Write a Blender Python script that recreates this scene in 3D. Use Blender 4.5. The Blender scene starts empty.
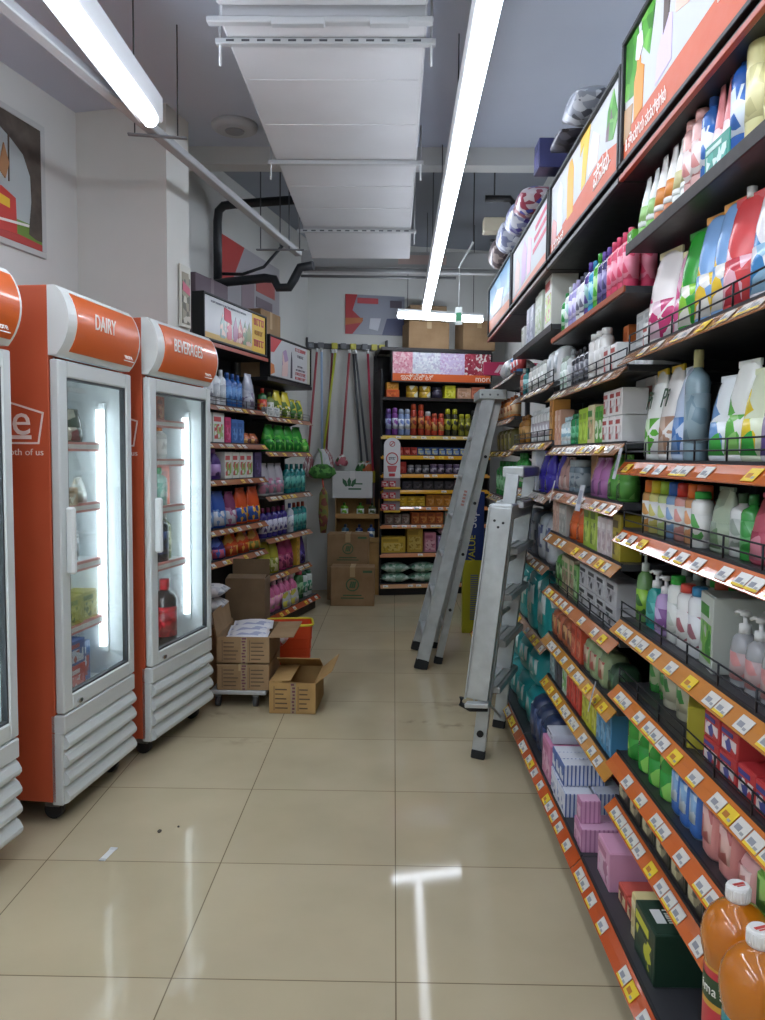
import bpy, bmesh, math, random
from mathutils import Vector, Matrix
random.seed(7)
C = bpy.context.scene.collection
PI = math.pi
rad = math.radians

# ------------------------------------------------------------------ materials
MATS = {}
def lin(h):
    h = h.lstrip('#')
    out = []
    for i in (0, 2, 4):
        c = int(h[i:i+2], 16)/255
        out.append(c/12.92 if c <= .04045 else ((c+.055)/1.055)**2.4)
    return tuple(out)+(1,)
def new_mat(key):
    m = bpy.data.materials.new(key); m.use_nodes = True
    nt = m.node_tree; b = nt.nodes['Principled BSDF']
    return m, nt, b
def M(col, rough=.45, metal=0, trans=0, coat=0, emit=0):
    k = ('M', col, rough, metal, trans, coat, emit)
    if k in MATS: return MATS[k]
    m, nt, b = new_mat('mat_'+col)
    c = lin(col)
    b.inputs['Metallic'].default_value = metal
    b.inputs['Transmission Weight'].default_value = trans
    b.inputs['Coat Weight'].default_value = coat
    if emit:
        b.inputs['Base Color'].default_value = c
        b.inputs['Emission Color'].default_value = c
        b.inputs['Emission Strength'].default_value = emit
        b.inputs['Roughness'].default_value = rough
    else:   # gentle procedural mottling of roughness, real surfaces are never even
        n = nt.nodes.new('ShaderNodeTexNoise'); n.inputs['Scale'].default_value = 30
        tc = nt.nodes.new('ShaderNodeTexCoord'); nt.links.new(tc.outputs['Object'], n.inputs['Vector'])
        mr = nt.nodes.new('ShaderNodeMapRange')
        dv = .01 if coat else .06; mr.inputs['To Min'].default_value = max(.03, rough-dv); mr.inputs['To Max'].default_value = min(1, rough+dv)
        nt.links.new(n.outputs['Fac'], mr.inputs['Value']); nt.links.new(mr.outputs['Result'], b.inputs['Roughness'])
        b.inputs['Base Color'].default_value = c
    MATS[k] = m
    return m
def P(c1, c2, c3=None, scale=22, rough=.3, squash=(1, 1, 1), seed=0):
    """printed packaging: blotches of three inks"""
    c3 = c3 or c1
    k = ('P', c1, c2, c3, scale, rough, squash, seed)
    if k in MATS: return MATS[k]
    m, nt, b = new_mat('print_'+c1+'_'+c2)
    tc = nt.nodes.new('ShaderNodeTexCoord'); mp = nt.nodes.new('ShaderNodeMapping')
    mp.inputs['Scale'].default_value = squash; mp.inputs['Location'].default_value = (seed*.37+.11, seed*.71+.3, seed*.53)
    nt.links.new(tc.outputs['Object'], mp.inputs['Vector'])
    v = nt.nodes.new('ShaderNodeTexVoronoi'); v.inputs['Scale'].default_value = scale
    nt.links.new(mp.outputs['Vector'], v.inputs['Vector'])
    sp = nt.nodes.new('ShaderNodeSeparateColor'); nt.links.new(v.outputs['Color'], sp.inputs['Color'])
    r = nt.nodes.new('ShaderNodeValToRGB'); r.color_ramp.interpolation = 'CONSTANT'
    e = r.color_ramp.elements
    e[0].position = 0; e[0].color = lin(c1)
    e[1].position = .5; e[1].color = lin(c2)
    x = e.new(.8); x.color = lin(c3)
    nt.links.new(sp.outputs['Red'], r.inputs['Fac']); nt.links.new(r.outputs['Color'], b.inputs['Base Color'])
    b.inputs['Roughness'].default_value = rough
    MATS[k] = m
    return m
def S(c1, c2, freq=40, axis=2, rough=.35, duty=.5):
    """striped print along an object axis"""
    k = ('S', c1, c2, freq, axis, rough, duty)
    if k in MATS: return MATS[k]
    m, nt, b = new_mat('stripe_'+c1+'_'+c2)
    tc = nt.nodes.new('ShaderNodeTexCoord'); sx = nt.nodes.new('ShaderNodeSeparateXYZ')
    nt.links.new(tc.outputs['Object'], sx.inputs['Vector'])
    mu = nt.nodes.new('ShaderNodeMath'); mu.operation = 'MULTIPLY'; mu.inputs[1].default_value = freq
    nt.links.new(sx.outputs[axis], mu.inputs[0])
    fr = nt.nodes.new('ShaderNodeMath'); fr.operation = 'FRACT'; nt.links.new(mu.outputs[0], fr.inputs[0])
    gt = nt.nodes.new('ShaderNodeMath'); gt.operation = 'GREATER_THAN'; gt.inputs[1].default_value = duty
    nt.links.new(fr.outputs[0], gt.inputs[0])
    mx = nt.nodes.new('ShaderNodeMix'); mx.data_type = 'RGBA'
    mx.inputs['A'].default_value = lin(c1); mx.inputs['B'].default_value = lin(c2)
    nt.links.new(gt.outputs[0], mx.inputs['Factor']); nt.links.new(mx.outputs['Result'], b.inputs['Base Color'])
    b.inputs['Roughness'].default_value = rough
    MATS[k] = m
    return m
def glass_mat(col='e8f2ee', mn=.04, mx_=.5):
    k = ('G', col, mn, mx_)
    if k in MATS: return MATS[k]
    m = bpy.data.materials.new('glass_'+col); m.use_nodes = True; nt = m.node_tree
    nt.nodes.remove(nt.nodes['Principled BSDF'])
    o = nt.nodes['Material Output']
    t = nt.nodes.new('ShaderNodeBsdfTransparent'); t.inputs['Color'].default_value = lin(col)
    g = nt.nodes.new('ShaderNodeBsdfGlossy'); g.inputs['Roughness'].default_value = .03
    f = nt.nodes.new('ShaderNodeFresnel'); f.inputs['IOR'].default_value = 1.45
    mr = nt.nodes.new('ShaderNodeMapRange'); mr.inputs['To Min'].default_value = mn; mr.inputs['To Max'].default_value = mx_
    nt.links.new(f.outputs[0], mr.inputs['Value'])
    mix = nt.nodes.new('ShaderNodeMixShader')
    nt.links.new(mr.outputs['Result'], mix.inputs['Fac']); nt.links.new(t.outputs[0], mix.inputs[1]); nt.links.new(g.outputs[0], mix.inputs[2])
    nt.links.new(mix.outputs[0], o.inputs['Surface'])
    MATS[k] = m
    return m
def noisy(name, c1, c2, scale=3, rough=.8, bump=0, bscale=60, detail=4):
    k = ('N', name)
    if k in MATS: return MATS[k]
    m, nt, b = new_mat(name)
    tc = nt.nodes.new('ShaderNodeTexCoord'); n = nt.nodes.new('ShaderNodeTexNoise')
    n.inputs['Scale'].default_value = scale; n.inputs['Detail'].default_value = detail
    nt.links.new(tc.outputs['Object'], n.inputs['Vector'])
    r = nt.nodes.new('ShaderNodeValToRGB'); e = r.color_ramp.elements
    e[0].position = .35; e[0].color = lin(c1); e[1].position = .65; e[1].color = lin(c2)
    nt.links.new(n.outputs['Fac'], r.inputs['Fac']); nt.links.new(r.outputs['Color'], b.inputs['Base Color'])
    b.inputs['Roughness'].default_value = rough
    if bump:
        n2 = nt.nodes.new('ShaderNodeTexNoise'); n2.inputs['Scale'].default_value = bscale
        nt.links.new(tc.outputs['Object'], n2.inputs['Vector'])
        bp = nt.nodes.new('ShaderNodeBump'); bp.inputs['Strength'].default_value = bump; bp.inputs['Distance'].default_value = .01
        nt.links.new(n2.outputs['Fac'], bp.inputs['Height']); nt.links.new(bp.outputs['Normal'], b.inputs['Normal'])
    MATS[k] = m
    return m

CARD = noisy('cardboard', '8f7250', 'a08260', 6, .85)
CARD2 = noisy('cardboard_light', 'a5814f', 'b8935c', 6, .85)
CARDIN = noisy('cardboard_inner', '6f5a42', '7d664b', 6, .9)
ALU = noisy('aluminium', 'b4b8b8', 'c4c8c8', 14, .42)
ALU.node_tree.nodes['Principled BSDF'].inputs['Metallic'].default_value = .55
BLACK = M('17181b', .5); DARK = M('26262a', .55); WHITE = M('e6e6e2', .4); WFRAME = M('d5dbda', .4)
ORANGE = M('d8622c', .35); INK = M('2a2522', .7)

# ------------------------------------------------------------------ geometry
class G:
    """collects polygons; build() links them as ONE mesh object"""
    def __init__(s): s.v = []; s.f = []; s.m = []; s.sm = []; s.mats = []
    def mi(s, mat):
        if mat not in s.mats: s.mats.append(mat)
        return s.mats.index(mat)
    def add(s, vs, fs, mat, smooth=False, mx=None):
        o = len(s.v); k = s.mi(mat)
        s.v += [tuple(mx @ Vector(v)) if mx else tuple(v) for v in vs]
        for f in fs: s.f.append([i+o for i in f]); s.m.append(k); s.sm.append(smooth)
        return s
    def box(s, a, b, mat, bev=0, mx=None):
        x0, y0, z0 = a; x1, y1, z1 = b
        if bev <= 0:
            vs = [(x, y, z) for z in (z0, z1) for x, y in ((x0, y0), (x1, y0), (x1, y1), (x0, y1))]
            fs = [(3, 2, 1, 0), (4, 5, 6, 7), (0, 1, 5, 4), (1, 2, 6, 5), (2, 3, 7, 6), (3, 0, 4, 7)]
            return s.add(vs, fs, mat, False, mx)
        bm = bmesh.new(); bmesh.ops.create_cube(bm, size=1)
        for v in bm.verts: v.co = ((x0+x1)/2+v.co.x*(x1-x0), (y0+y1)/2+v.co.y*(y1-y0), (z0+z1)/2+v.co.z*(z1-z0))
        bmesh.ops.bevel(bm, geom=bm.edges[:], offset=bev, segments=1, affect='EDGES')
        bm.verts.index_update()
        s.add([v.co.copy() for v in bm.verts], [[v.index for v in f.verts] for f in bm.faces], mat, False, mx); bm.free()
        return s
    def loft(s, secs, mat, seg=20, mx=None, smooth=True, cap=True):
        vs = []; fs = []
        for q in secs:
            z, rx, ry = q[:3]; n = q[3] if len(q) > 3 else 2
            ox = q[4] if len(q) > 4 else 0; oy = q[5] if len(q) > 5 else 0
            for i in range(seg):
                a = 2*PI*(i+.5)/seg; c, d = math.cos(a), math.sin(a)
                vs.append((ox+rx*math.copysign(abs(c)**(2/n), c), oy+ry*math.copysign(abs(d)**(2/n), d), z))
        for k in range(len(secs)-1):
            for i in range(seg):
                j = (i+1) % seg
                fs.append((k*seg+i, k*seg+j, (k+1)*seg+j, (k+1)*seg+i))
        s.add(vs, fs, mat, smooth, mx)
        if cap:
            o = len(s.v)-len(vs); k = s.mi(mat)
            s.f.append([o+i for i in range(seg)][::-1]); s.m.append(k); s.sm.append(False)
            s.f.append([o+(len(secs)-1)*seg+i for i in range(seg)]); s.m.append(k); s.sm.append(False)
        return s
    def tube(s, pts, r, mat, seg=8, mx=None, closed=False):
        pts = [Vector(p) for p in pts]; n = len(pts); vs = []; fs = []
        for i, p in enumerate(pts):
            a = pts[max(0, i-1)]; b = pts[min(n-1, i+1)]
            if closed: a = pts[i-1]; b = pts[(i+1) % n]
            t = (b-a).normalized(); u = t.cross(Vector((0, 0, 1)))
            if u.length < .05: u = t.cross(Vector((0, 1, 0)))
            u.normalize(); w = t.cross(u)
            rr = r[i] if isinstance(r, (list, tuple)) else r
            for k in range(seg):
                q = 2*PI*k/seg; vs.append(p+u*rr*math.cos(q)+w*rr*math.sin(q))
        for i in range(n if closed else n-1):
            for k in range(seg):
                l = (k+1) % seg; j = (i+1) % n
                fs.append((i*seg+k, i*seg+l, j*seg+l, j*seg+k))
        s.add(vs, fs, mat, True, mx)
        if not closed:
            o = len(s.v)-len(vs); k = s.mi(mat)
            s.f.append([o+i for i in range(seg)]); s.m.append(k); s.sm.append(False)
            s.f.append([o+(n-1)*seg+i for i in range(seg)][::-1]); s.m.append(k); s.sm.append(False)
        return s
    def bar(s, p, q, w, d, mat, side=(0, 1, 0), bev=0):
        """rectangular bar from p to q, w across 'side', d across the other way"""
        p = Vector(p); q = Vector(q); t = (q-p); L = t.length; t.normalize()
        u = Vector(side); u = (u-t*u.dot(t)).normalized(); v = t.cross(u)
        mx = Matrix((u, v, t)).transposed().to_4x4(); mx.translation = p
        return s.box((-w/2, -d/2, 0), (w/2, d/2, L), mat, bev, mx)
    def prism(s, poly, y0, y1, mat, mx=None, smooth=False):
        """polygon in x,z given counter-clockwise seen from -y, from y0 (front) to y1"""
        n = len(poly)
        vs = [(x, y0, z) for x, z in poly]+[(x, y1, z) for x, z in poly]
        fs = [list(range(n)), list(range(2*n-1, n-1, -1))]
        fs += [(i, n+i, n+(i+1) % n, (i+1) % n) for i in range(n)]
        return s.add(vs, fs, mat, smooth, mx)
    def xprism(s, poly, x0, x1, mat, mx=None, smooth=False):
        """polygon in y,z extruded along x"""
        n = len(poly)
        vs = [(x0, y, z) for y, z in poly]+[(x1, y, z) for y, z in poly]
        fs = [list(range(n)), list(range(2*n-1, n-1, -1))]
        fs += [(i, n+i, n+(i+1) % n, (i+1) % n) for i in range(n)]
        return s.add(vs, fs, mat, smooth, mx)
    def mesh(s, name):
        me = bpy.data.meshes.new(name); me.from_pydata(s.v, [], s.f)
        for m in s.mats: me.materials.append(m)
        me.polygons.foreach_set('material_index', s.m); me.polygons.foreach_set('use_smooth', s.sm)
        bm = bmesh.new(); bm.from_mesh(me); bmesh.ops.recalc_face_normals(bm, faces=bm.faces[:]); bm.to_mesh(me); bm.free()
        me.update(); return me
    def build(s, name, parent=None, loc=(0, 0, 0), rot=(0, 0, 0)):
        o = bpy.data.objects.new(name, s.mesh(name)); C.objects.link(o)
        o.location = loc; o.rotation_euler = rot
        if parent: o.parent = parent
        return o
def g(): return G()
def disc(cx, cz, rx, rz=None, n=20, a0=0):
    rz = rz or rx
    return [(cx+rx*math.cos(a0+2*PI*i/n), cz+rz*math.sin(a0+2*PI*i/n)) for i in range(n)]
def rect(x0, z0, x1, z1): return [(x0, z0), (x1, z0), (x1, z1), (x0, z1)]

def tag(o, label, cat, group=None, kind=None):
    o['label'] = label; o['category'] = cat
    if group: o['group'] = group
    elif 'group' in o: del o['group']
    if kind: o['kind'] = kind
    return o
def struct(o, label=None, cat=None):
    o['kind'] = 'structure'
    if label: o['label'] = label; o['category'] = cat
    return o
def empty(name, loc=(0, 0, 0), rz=0, label=None, cat=None, group=None):
    o = bpy.data.objects.new(name, None); C.objects.link(o); o.empty_display_size = .05
    o.location = loc; o.rotation_euler = (0, 0, rz)
    if label: tag(o, label, cat, group)
    return o
def dup(o, parent=None):
    c = o.copy(); C.objects.link(c)
    if parent: c.parent = parent
    for ch in list(o.children): dup(ch, c)
    return c
def text(s, size, mat, parent, x, y, z, name='lettering', align='CENTER', ext=.0008, rot=(PI/2, 0, 0), sx=1, shear=0):
    cu = bpy.data.curves.new('lettering', 'FONT'); cu.body = s; cu.size = size; cu.align_x = align; cu.align_y = 'CENTER'
    cu.extrude = ext; cu.resolution_u = 3; cu.shear = shear
    t = bpy.data.objects.new('lettering_source', cu); C.objects.link(t)
    dg = bpy.context.evaluated_depsgraph_get(); dg.update()
    me = bpy.data.meshes.new_from_object(t.evaluated_get(dg))
    bpy.data.objects.remove(t); bpy.data.curves.remove(cu)
    me.materials.clear(); me.materials.append(mat)
    o = bpy.data.objects.new(name, me); C.objects.link(o); o.parent = parent
    o.location = (x, y, z); o.rotation_euler = rot; o.scale = (sx, 1, 1)
    return o
class Frame:
    """a furniture line: origin, heading; x runs left to right as seen from the aisle, y into the shelf"""
    def __init__(s, x, y, deg): s.o = Vector((x, y, 0)); s.th = rad(deg); s.R = Matrix.Rotation(s.th, 3, 'Z')
    def at(s, a, b, z): return s.o+s.R @ Vector((a, b, 0))+Vector((0, 0, z))
    def shift(s, a, b=0):
        p = s.at(a, b, 0); return Frame(p.x, p.y, math.degrees(s.th))
# the right-hand run goes straight down the aisle; everything on the left and back stands askew
RA = Frame(.677, 2.437, -90); RB = Frame(.677, 3.557, -90); RC = Frame(.677, 4.677, -90); RD = Frame(.677, 5.797, -90)
L2 = Frame(-1.022, 6.225, 75.5); L1 = L2.shift(-1.0)
BK = Frame(-.155, 7.85, 12)
# ------------------------------------------------------------------ products
# every maker returns a root standing at z = 0 with its front towards -y
def root(name): return empty(name)
def mk_bottle(w, d, h, body, cap, label=None, lab2=None, sh=.70, nk=.34, ch=.16, clear=0):
    r = root('bottle'); rx, ry = w/2, d/2; zc = h*(1-ch)
    bmat = M(body, .25, 0, clear, .3)
    cr = max(.008, min(rx, ry)*nk*1.25)
    g().loft([(0, rx*.86, ry*.86), (h*.015, rx*.98, ry*.98), (h*.3, rx, ry), (h*sh, rx, ry), (h*(sh+.06), rx*.86, ry*.86),
              (zc-.004, cr*.9, cr*.9), (zc+.004, cr*.85, cr*.85)], bmat).build('body', r)
    g().loft([(zc, cr, cr), (h-.003, cr*.96, cr*.96), (h, cr*.85, cr*.85)], M(cap, .35)).build('cap', r)
    if label:
        g().loft([(h*.16, rx*1.012, ry*1.012), (h*.60, rx*1.012, ry*1.012)], P(label, lab2 or body, label, 30)).build('label', r)
    return r
def mk_wide(w, d, h, body, cap, label=None, lab2=None):
    return mk_bottle(w, d, h, body, cap, label, lab2, sh=.78, nk=.62, ch=.13)
def mk_spray(w, d, h, body, cap, label=None, lab2=None):
    r = root('spray_can'); rr = w/2
    g().loft([(0, rr*.92, rr*.92), (.006, rr, rr), (h*.76, rr, rr), (h*.82, rr*.8, rr*.8)], M(body, .25, .2, 0, .4)).build('body', r)
    g().loft([(h*.80, rr*.84, rr*.84), (h*.96, rr*.82, rr*.82), (h, rr*.62, rr*.62)], M(cap, .35)).build('cap', r)
    if label: g().loft([(h*.22, rr*1.01, rr*1.01), (h*.62, rr*1.01, rr*1.01)], P(label, lab2 or body, body, 34)).build('label', r)
    return r
def mk_pump(w, d, h, body, cap, label=None, lab2=None, clear=0):
    r = root('pump_bottle'); rx, ry = w/2, d/2; zc = h*.72
    g().loft([(0, rx*.9, ry*.9), (.006, rx, ry), (h*.5, rx, ry), (h*.64, rx*.8, ry*.85), (zc, rx*.3, rx*.3)], M(body, .22, 0, clear, .3)).build('body', r)
    p = g(); pm = M(cap, .35)
    p.loft([(zc-.003, rx*.4, rx*.4), (zc+h*.1, rx*.38, rx*.38), (zc+h*.11, rx*.15, rx*.15), (h*.94, rx*.15, rx*.15)], pm, 14)
    p.loft([(h*.93, rx*.34, rx*.34), (h*.985, rx*.34, rx*.34), (h, rx*.25, rx*.25)], pm, 14)
    p.tube([(0, 0, h*.965), (-w*.35, -d*.1, h*.965), (-w*.5, -d*.12, h*.935)], rx*.13, pm)
    p.build('pump_head', r)
    if label: g().loft([(h*.10, rx*1.012, ry*1.012), (h*.46, rx*1.012, ry*1.012)], P(label, lab2 or body, label, 30)).build('label', r)
    return r
def mk_tube(w, d, h, body, cap, label=None, lab2=None):
    r = root('squeeze_tube'); rx = w/2
    g().loft([(0, rx*.86, rx*.86), (h*.03, rx*.9, rx*.9), (h*.15, rx*.9, rx*.9)], M(cap, .4)).build('cap', r)
    g().loft([(h*.15, rx*.92, rx*.92), (h*.2, rx, rx*.95), (h*.6, rx*.85, rx*.6), (h*.93, rx*.62, .004), (h, rx*.6, .0025)], M(body, .3, 0, 0, .3)).build('body', r)
    if label: g().loft([(h*.24, rx*1.005, rx*.93), (h*.5, rx*.915, rx*.72)], P(label, lab2 or body, label, 40)).build('label', r)
    return r
def mk_pouch(w, d, h, c1, c2, c3=None, seal=None, spout=None):
    r = root('refill_pouch'); a, b = w/2, d/2
    g().loft([(0, a*.86, b*.9, 2.6), (h*.05, a*.94, b, 2.6), (h*.35, a, b*.96, 2.5), (h*.65, a*.97, b*.7, 2.4), (h*.85, a*.86, b*.34, 2.3), (h*.94, a*.74, .006), (h, a*.7, .003)],
             P(c1, c1, c2, 12, .25), 22).build('body', r)
    g().loft([(h*.07, a*.965, b*1.015, 2.6), (h*.33, a*1.012, b*.985, 2.5), (h*.46, a*1.008, b*.9, 2.5)], P(c2, c3 or c2, c1, 24, .25), 22).build('printed_panel', r)
    if seal: g().box((-a*.76, -.004, h*.93), (a*.76, .004, h*1.0), M(seal, .35), .001).build('top_seal', r)
    if spout: g().loft([(h*.97, .011, .011), (h*1.06, .011, .011), (h*1.065, .008, .008)], M(spout, .4), 14).build('spout_cap', r)
    return r
def mk_carton(w, d, h, c1, c2, c3=None, top=None):
    r = root('carton')
    g().box((-w/2, -d/2, 0), (w/2, d/2, h), M(c1, .4), min(.002, w*.05)).build('body', r)
    e = .0009
    p = g().box((-w*.4, -d/2-e, h*.12), (w*.4, -d/2+.001, h*.62), P(c2, c3 or c2, c1, 45, .35))
    p.box((-w*.44, -d/2-e, h*.7), (w*.2, -d/2+.001, h*.86), M(c3 or c2, .4))
    p.build('front_print', r)
    g().box((-w*.46, -d*.46, h-.001), (w*.46, d*.44, h+.0012), M(top or c1, .45), .0006).build('top_flap', r)
    return r
def mk_striped(w, d, h, c1, c2, c3, freq=70):
    r = root('carton')
    g().box((-w/2, -d/2, 0), (w/2, d/2, h), S(c1, c2, freq, 1, .4, .62), .0015).build('body', r)
    g().box((-w*.46, -d*.47, h-.001), (w*.46, d*.47, h+.0012), M(c3, .45), .0006).build('top_flap', r)
    g().box((-w*.4, -d/2-.0009, h*.2), (w*.4, -d/2+.001, h*.7), P(c3, c2, c1, 45, .35)).build('front_print', r)
    return r
def mk_jar(w, d, h, body, cap, label=None, lab2=None, clear=0):
    r = root('jar'); rr = w/2
    g().loft([(0, rr*.92, rr*.92), (.004, rr, rr), (h*.74, rr, rr), (h*.8, rr*.84, rr*.84)], M(body, .25, 0, clear)).build('body', r)
    g().loft([(h*.79, rr*.95, rr*.95), (h-.003, rr*.95, rr*.95), (h, rr*.88, rr*.88)], M(cap, .4)).build('lid', r)
    if label: g().loft([(h*.15, rr*1.01, rr*1.01), (h*.6, rr*1.01, rr*1.01)], P(label, lab2 or body, label, 40)).build('label', r)
    return r
def mk_jug(w, d, h, body, cap, label=None, lab2=None):
    r = root('handled_bottle'); a, b = w/2, d/2
    q = g(); bm_ = M(body, .3)
    q.loft([(0, a*.9, b*.9, 3), (.006, a, b, 3), (h*.55, a, b, 3), (h*.72, a*.72, b*.9, 2.6, -a*.2), (h*.84, a*.3, a*.3, 2, -a*.3), (h*.88, a*.28, a*.28, 2, -a*.3)], bm_)
    q.tube([(-a*.1, 0, h*.8), (a*.45, 0, h*.8), (a*.78, 0, h*.7), (a*.85, 0, h*.5)], a*.16, bm_)
    q.build('body', r)
    g().loft([(h*.86, a*.36, a*.36, 2, -a*.3), (h*.99, a*.34, a*.34, 2, -a*.3), (h, a*.28, a*.28, 2, -a*.3)], M(cap, .35)).build('cap', r)
    if label: g().loft([(h*.12, a*1.01, b*1.01, 3), (h*.5, a*1.01, b*1.01, 3)], P(label, lab2 or body, label, 26)).build('label', r)
    return r
def mk_pack(w, d, h, c1, c2, c3=None, handle=None):
    """soft plastic bag pack, rounded, gathered at the top"""
    r = root('soft_pack'); a, b = w/2, d/2
    g().loft([(0, a*.88, b*.86, 3.2), (h*.06, a*.97, b*.96, 3.2), (h*.3, a, b, 3.2), (h*.7, a*.99, b*.97, 3), (h*.9, a*.92, b*.8, 2.8), (h*.97, a*.8, b*.5, 2.5), (h, a*.5, b*.2)],
             P(c1, c1, c2, 10, .28), 22).build('body', r)
    g().loft([(h*.25, a*.72, b*1.012, 6), (h*.75, a*.7, b*1.0, 6)], P(c2, c3 or c2, c1, 22, .3), 22).build('printed_panel', r)
    if handle: g().tube([(-a*.5, 0, h*.97), (-a*.35, -b*.1, h*1.06), (a*.35, -b*.1, h*1.06), (a*.5, 0, h*.97)], .006, M(handle, .4)).build('carry_strap', r)
    return r
def mk_flat(w, d, h, c1, c2, c3=None):
    """pillow bag lying on its back"""
    r = root('pillow_pack'); n = 9; q = g(); secs = []
    for i in range(n):
        t = -1+2*i/(n-1); k = (1-abs(t)**3)
        secs.append((t*w/2, max(.003, h/2*k), d/2*(.92+.08*k), 2.4, h/2, 0))
    mx = Matrix(((0, 0, 1, 0), (0, 1, 0, 0), (1, 0, 0, 0), (0, 0, 0, 1)))
    q.loft(secs, P(c1, c2, c3 or c1, 30, .35), 18, mx)
    q.build('body', r)
    g().box((-w*.5-.012, -d*.44, h/2-.002), (-w*.5+.006, d*.44, h/2+.002), M(c2, .35)).build('end_seal', r)
    return r
def mk_roll(w, d, h, c1, c2, c3=None):
    """pair of wrapped rolls"""
    r = root('wrapped_roll_pack')
    q = g()
    q.loft([(0, w*.46, d*.46), (h*.05, w/2, d/2), (h*.48, w/2, d/2), (h*.5, w*.46, d*.46), (h*.52, w/2, d/2), (h*.95, w/2, d/2), (h, w*.45, d*.45)], P(c1, c2, c3 or c1, 16, .22))
    q.build('body', r)
    g().loft([(h, w*.16, d*.16), (h*1.004, w*.15, d*.15)], M(c2, .4)).build('core', r)
    return r
MK = dict(bottle=mk_bottle, wide=mk_wide, spray=mk_spray, pump=mk_pump, tube=mk_tube, pouch=mk_pouch, carton=mk_carton, striped=mk_striped, jar=mk_jar, jug=mk_jug, pack=mk_pack, flat=mk_flat, roll=mk_roll)
CATS = dict(bottle='bottle', wide='bottle', spray='spray can', pump='bottle', tube='tube', pouch='pouch', carton='box', striped='box', jar='jar', jug='bottle', pack='pack', flat='pack', roll='pack')
PROTO = {}
def product(kind, *args, **kw):
    k = (kind, args, tuple(sorted(kw.items())))
    if k in PROTO: return dup(PROTO[k])
    PROTO[k] = MK[kind](*args, **kw)
    return PROTO[k]
ORDN = ['leftmost', 'second from left', 'third from left', 'fourth from left', 'fifth from left', 'sixth from left', 'seventh from left', 'eighth from left', 'ninth from left', 'tenth from left', 'eleventh from left', 'twelfth from left']
def order(i, n):
    if n == 1: return ''
    if n == 2: return ['left', 'right'][i]
    if n == 3: return ['left', 'middle', 'right'][i]
    if i == n-1: return 'rightmost'
    return ORDN[i]
def row(fr, z, where, items, y=.02, jit=3):
    """items: (kind, count, args, description, options) laid left to right"""
    s = 0; ds = 0
    if fr is RA and z > .2: ds = -.13 if z > 1.9 else -.09 if z > 1.6 else -.075
    if fr is RB: ds = -.045
    for it in items:
        kind, n, args, desc = it[:4]; op = it[4] if len(it) > 4 else {}
        if 's' in op: s = max(.004, op['s']+ds)
        w, d, h = args[:3]; gap = op.get('gap', .006); rows = op.get('rows', 1); st = op.get('stack', 1)
        kw = op.get('kw', {})
        grp = desc+' '+where if n*rows*st > 1 else None
        for i in range(n):
            for k in range(rows):
                for l in range(st):
                    o = product(kind, *args, **kw)
                    yy = op.get('y', y)+d/2+k*(d+.006)
                    a = rad(op.get('rot', 0)+random.uniform(-jit, jit)*(.3 if kind in ('carton', 'striped', 'jug') else 1))
                    o.location = fr.at(s+w/2+random.uniform(-.002, .002), yy+random.uniform(0, .004), z+op.get('dz', 0)+l*(h+.002))
                    o.rotation_euler = (0, op.get('lean', 0), fr.th+a)
                    if 'name' in op: o.name = op['name']
                    else: o.name = {'bottle': 'bottle', 'wide': 'bottle', 'spray': 'spray_can', 'pump': 'pump_bottle', 'tube': 'squeeze_tube', 'pouch': 'refill_pouch', 'carton': 'carton', 'striped': 'carton', 'jar': 'jar', 'jug': 'handled_bottle', 'pack': 'soft_pack', 'flat': 'pillow_pack', 'roll': 'wrapped_roll_pack'}[kind]
                    q = order(i, n)
                    ly = '' if st == 1 else (['lower', 'upper'] if st == 2 else ['bottom', 'middle', 'top'] if st == 3 else ['bottom', 'lower middle', 'upper middle', 'top'])[l]
                    bk = '' if rows == 1 else ['front', 'behind', 'rear'][k]
                    mid = ' '.join(x for x in (q, ly, bk) if x)
                    tag(o, desc+(', '+mid+',' if mid else '')+' '+where, op.get('cat', CATS[kind]), grp)
            s += w+gap

# ------------------------------------------------------------------ gondola shelving
def fence(L, h=.05):
    q = g(); m = M('2c2d31', .4, .6)
    for z in (h*.5, h): q.tube([(.01, .012, z), (L-.01, .012, z)], .0022, m, 6)
    n = max(2, int(L/.16))
    for i in range(n+1):
        x = .012+(L-.024)*i/n; q.tube([(x, .012, 0), (x, .012, h)], .0025, m, 6)
    return q
TICKW = M('d8d4cc', .3); TICKY = M('e8c832', .5)
_t = {}
def ticket(kind):
    if kind not in _t:
        q = g().box((0, -.0012, 0), (.052, .0004, .033), TICKW if kind != 'y' else TICKY)
        q.box((.008, -.0016, .008), (.030, -.001, .020), M('8f9096' if kind != 'y' else 'b8742c', .6))
        q.box((.034, -.0016, .006), (.046, -.001, .012), M('9a9a9a', .6))
        if kind == 'w': q.box((0, -.0015, .0), (.052, -.0008, .006), TICKY)
        _t[kind] = q.mesh('price_ticket')
    return _t[kind]
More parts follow.
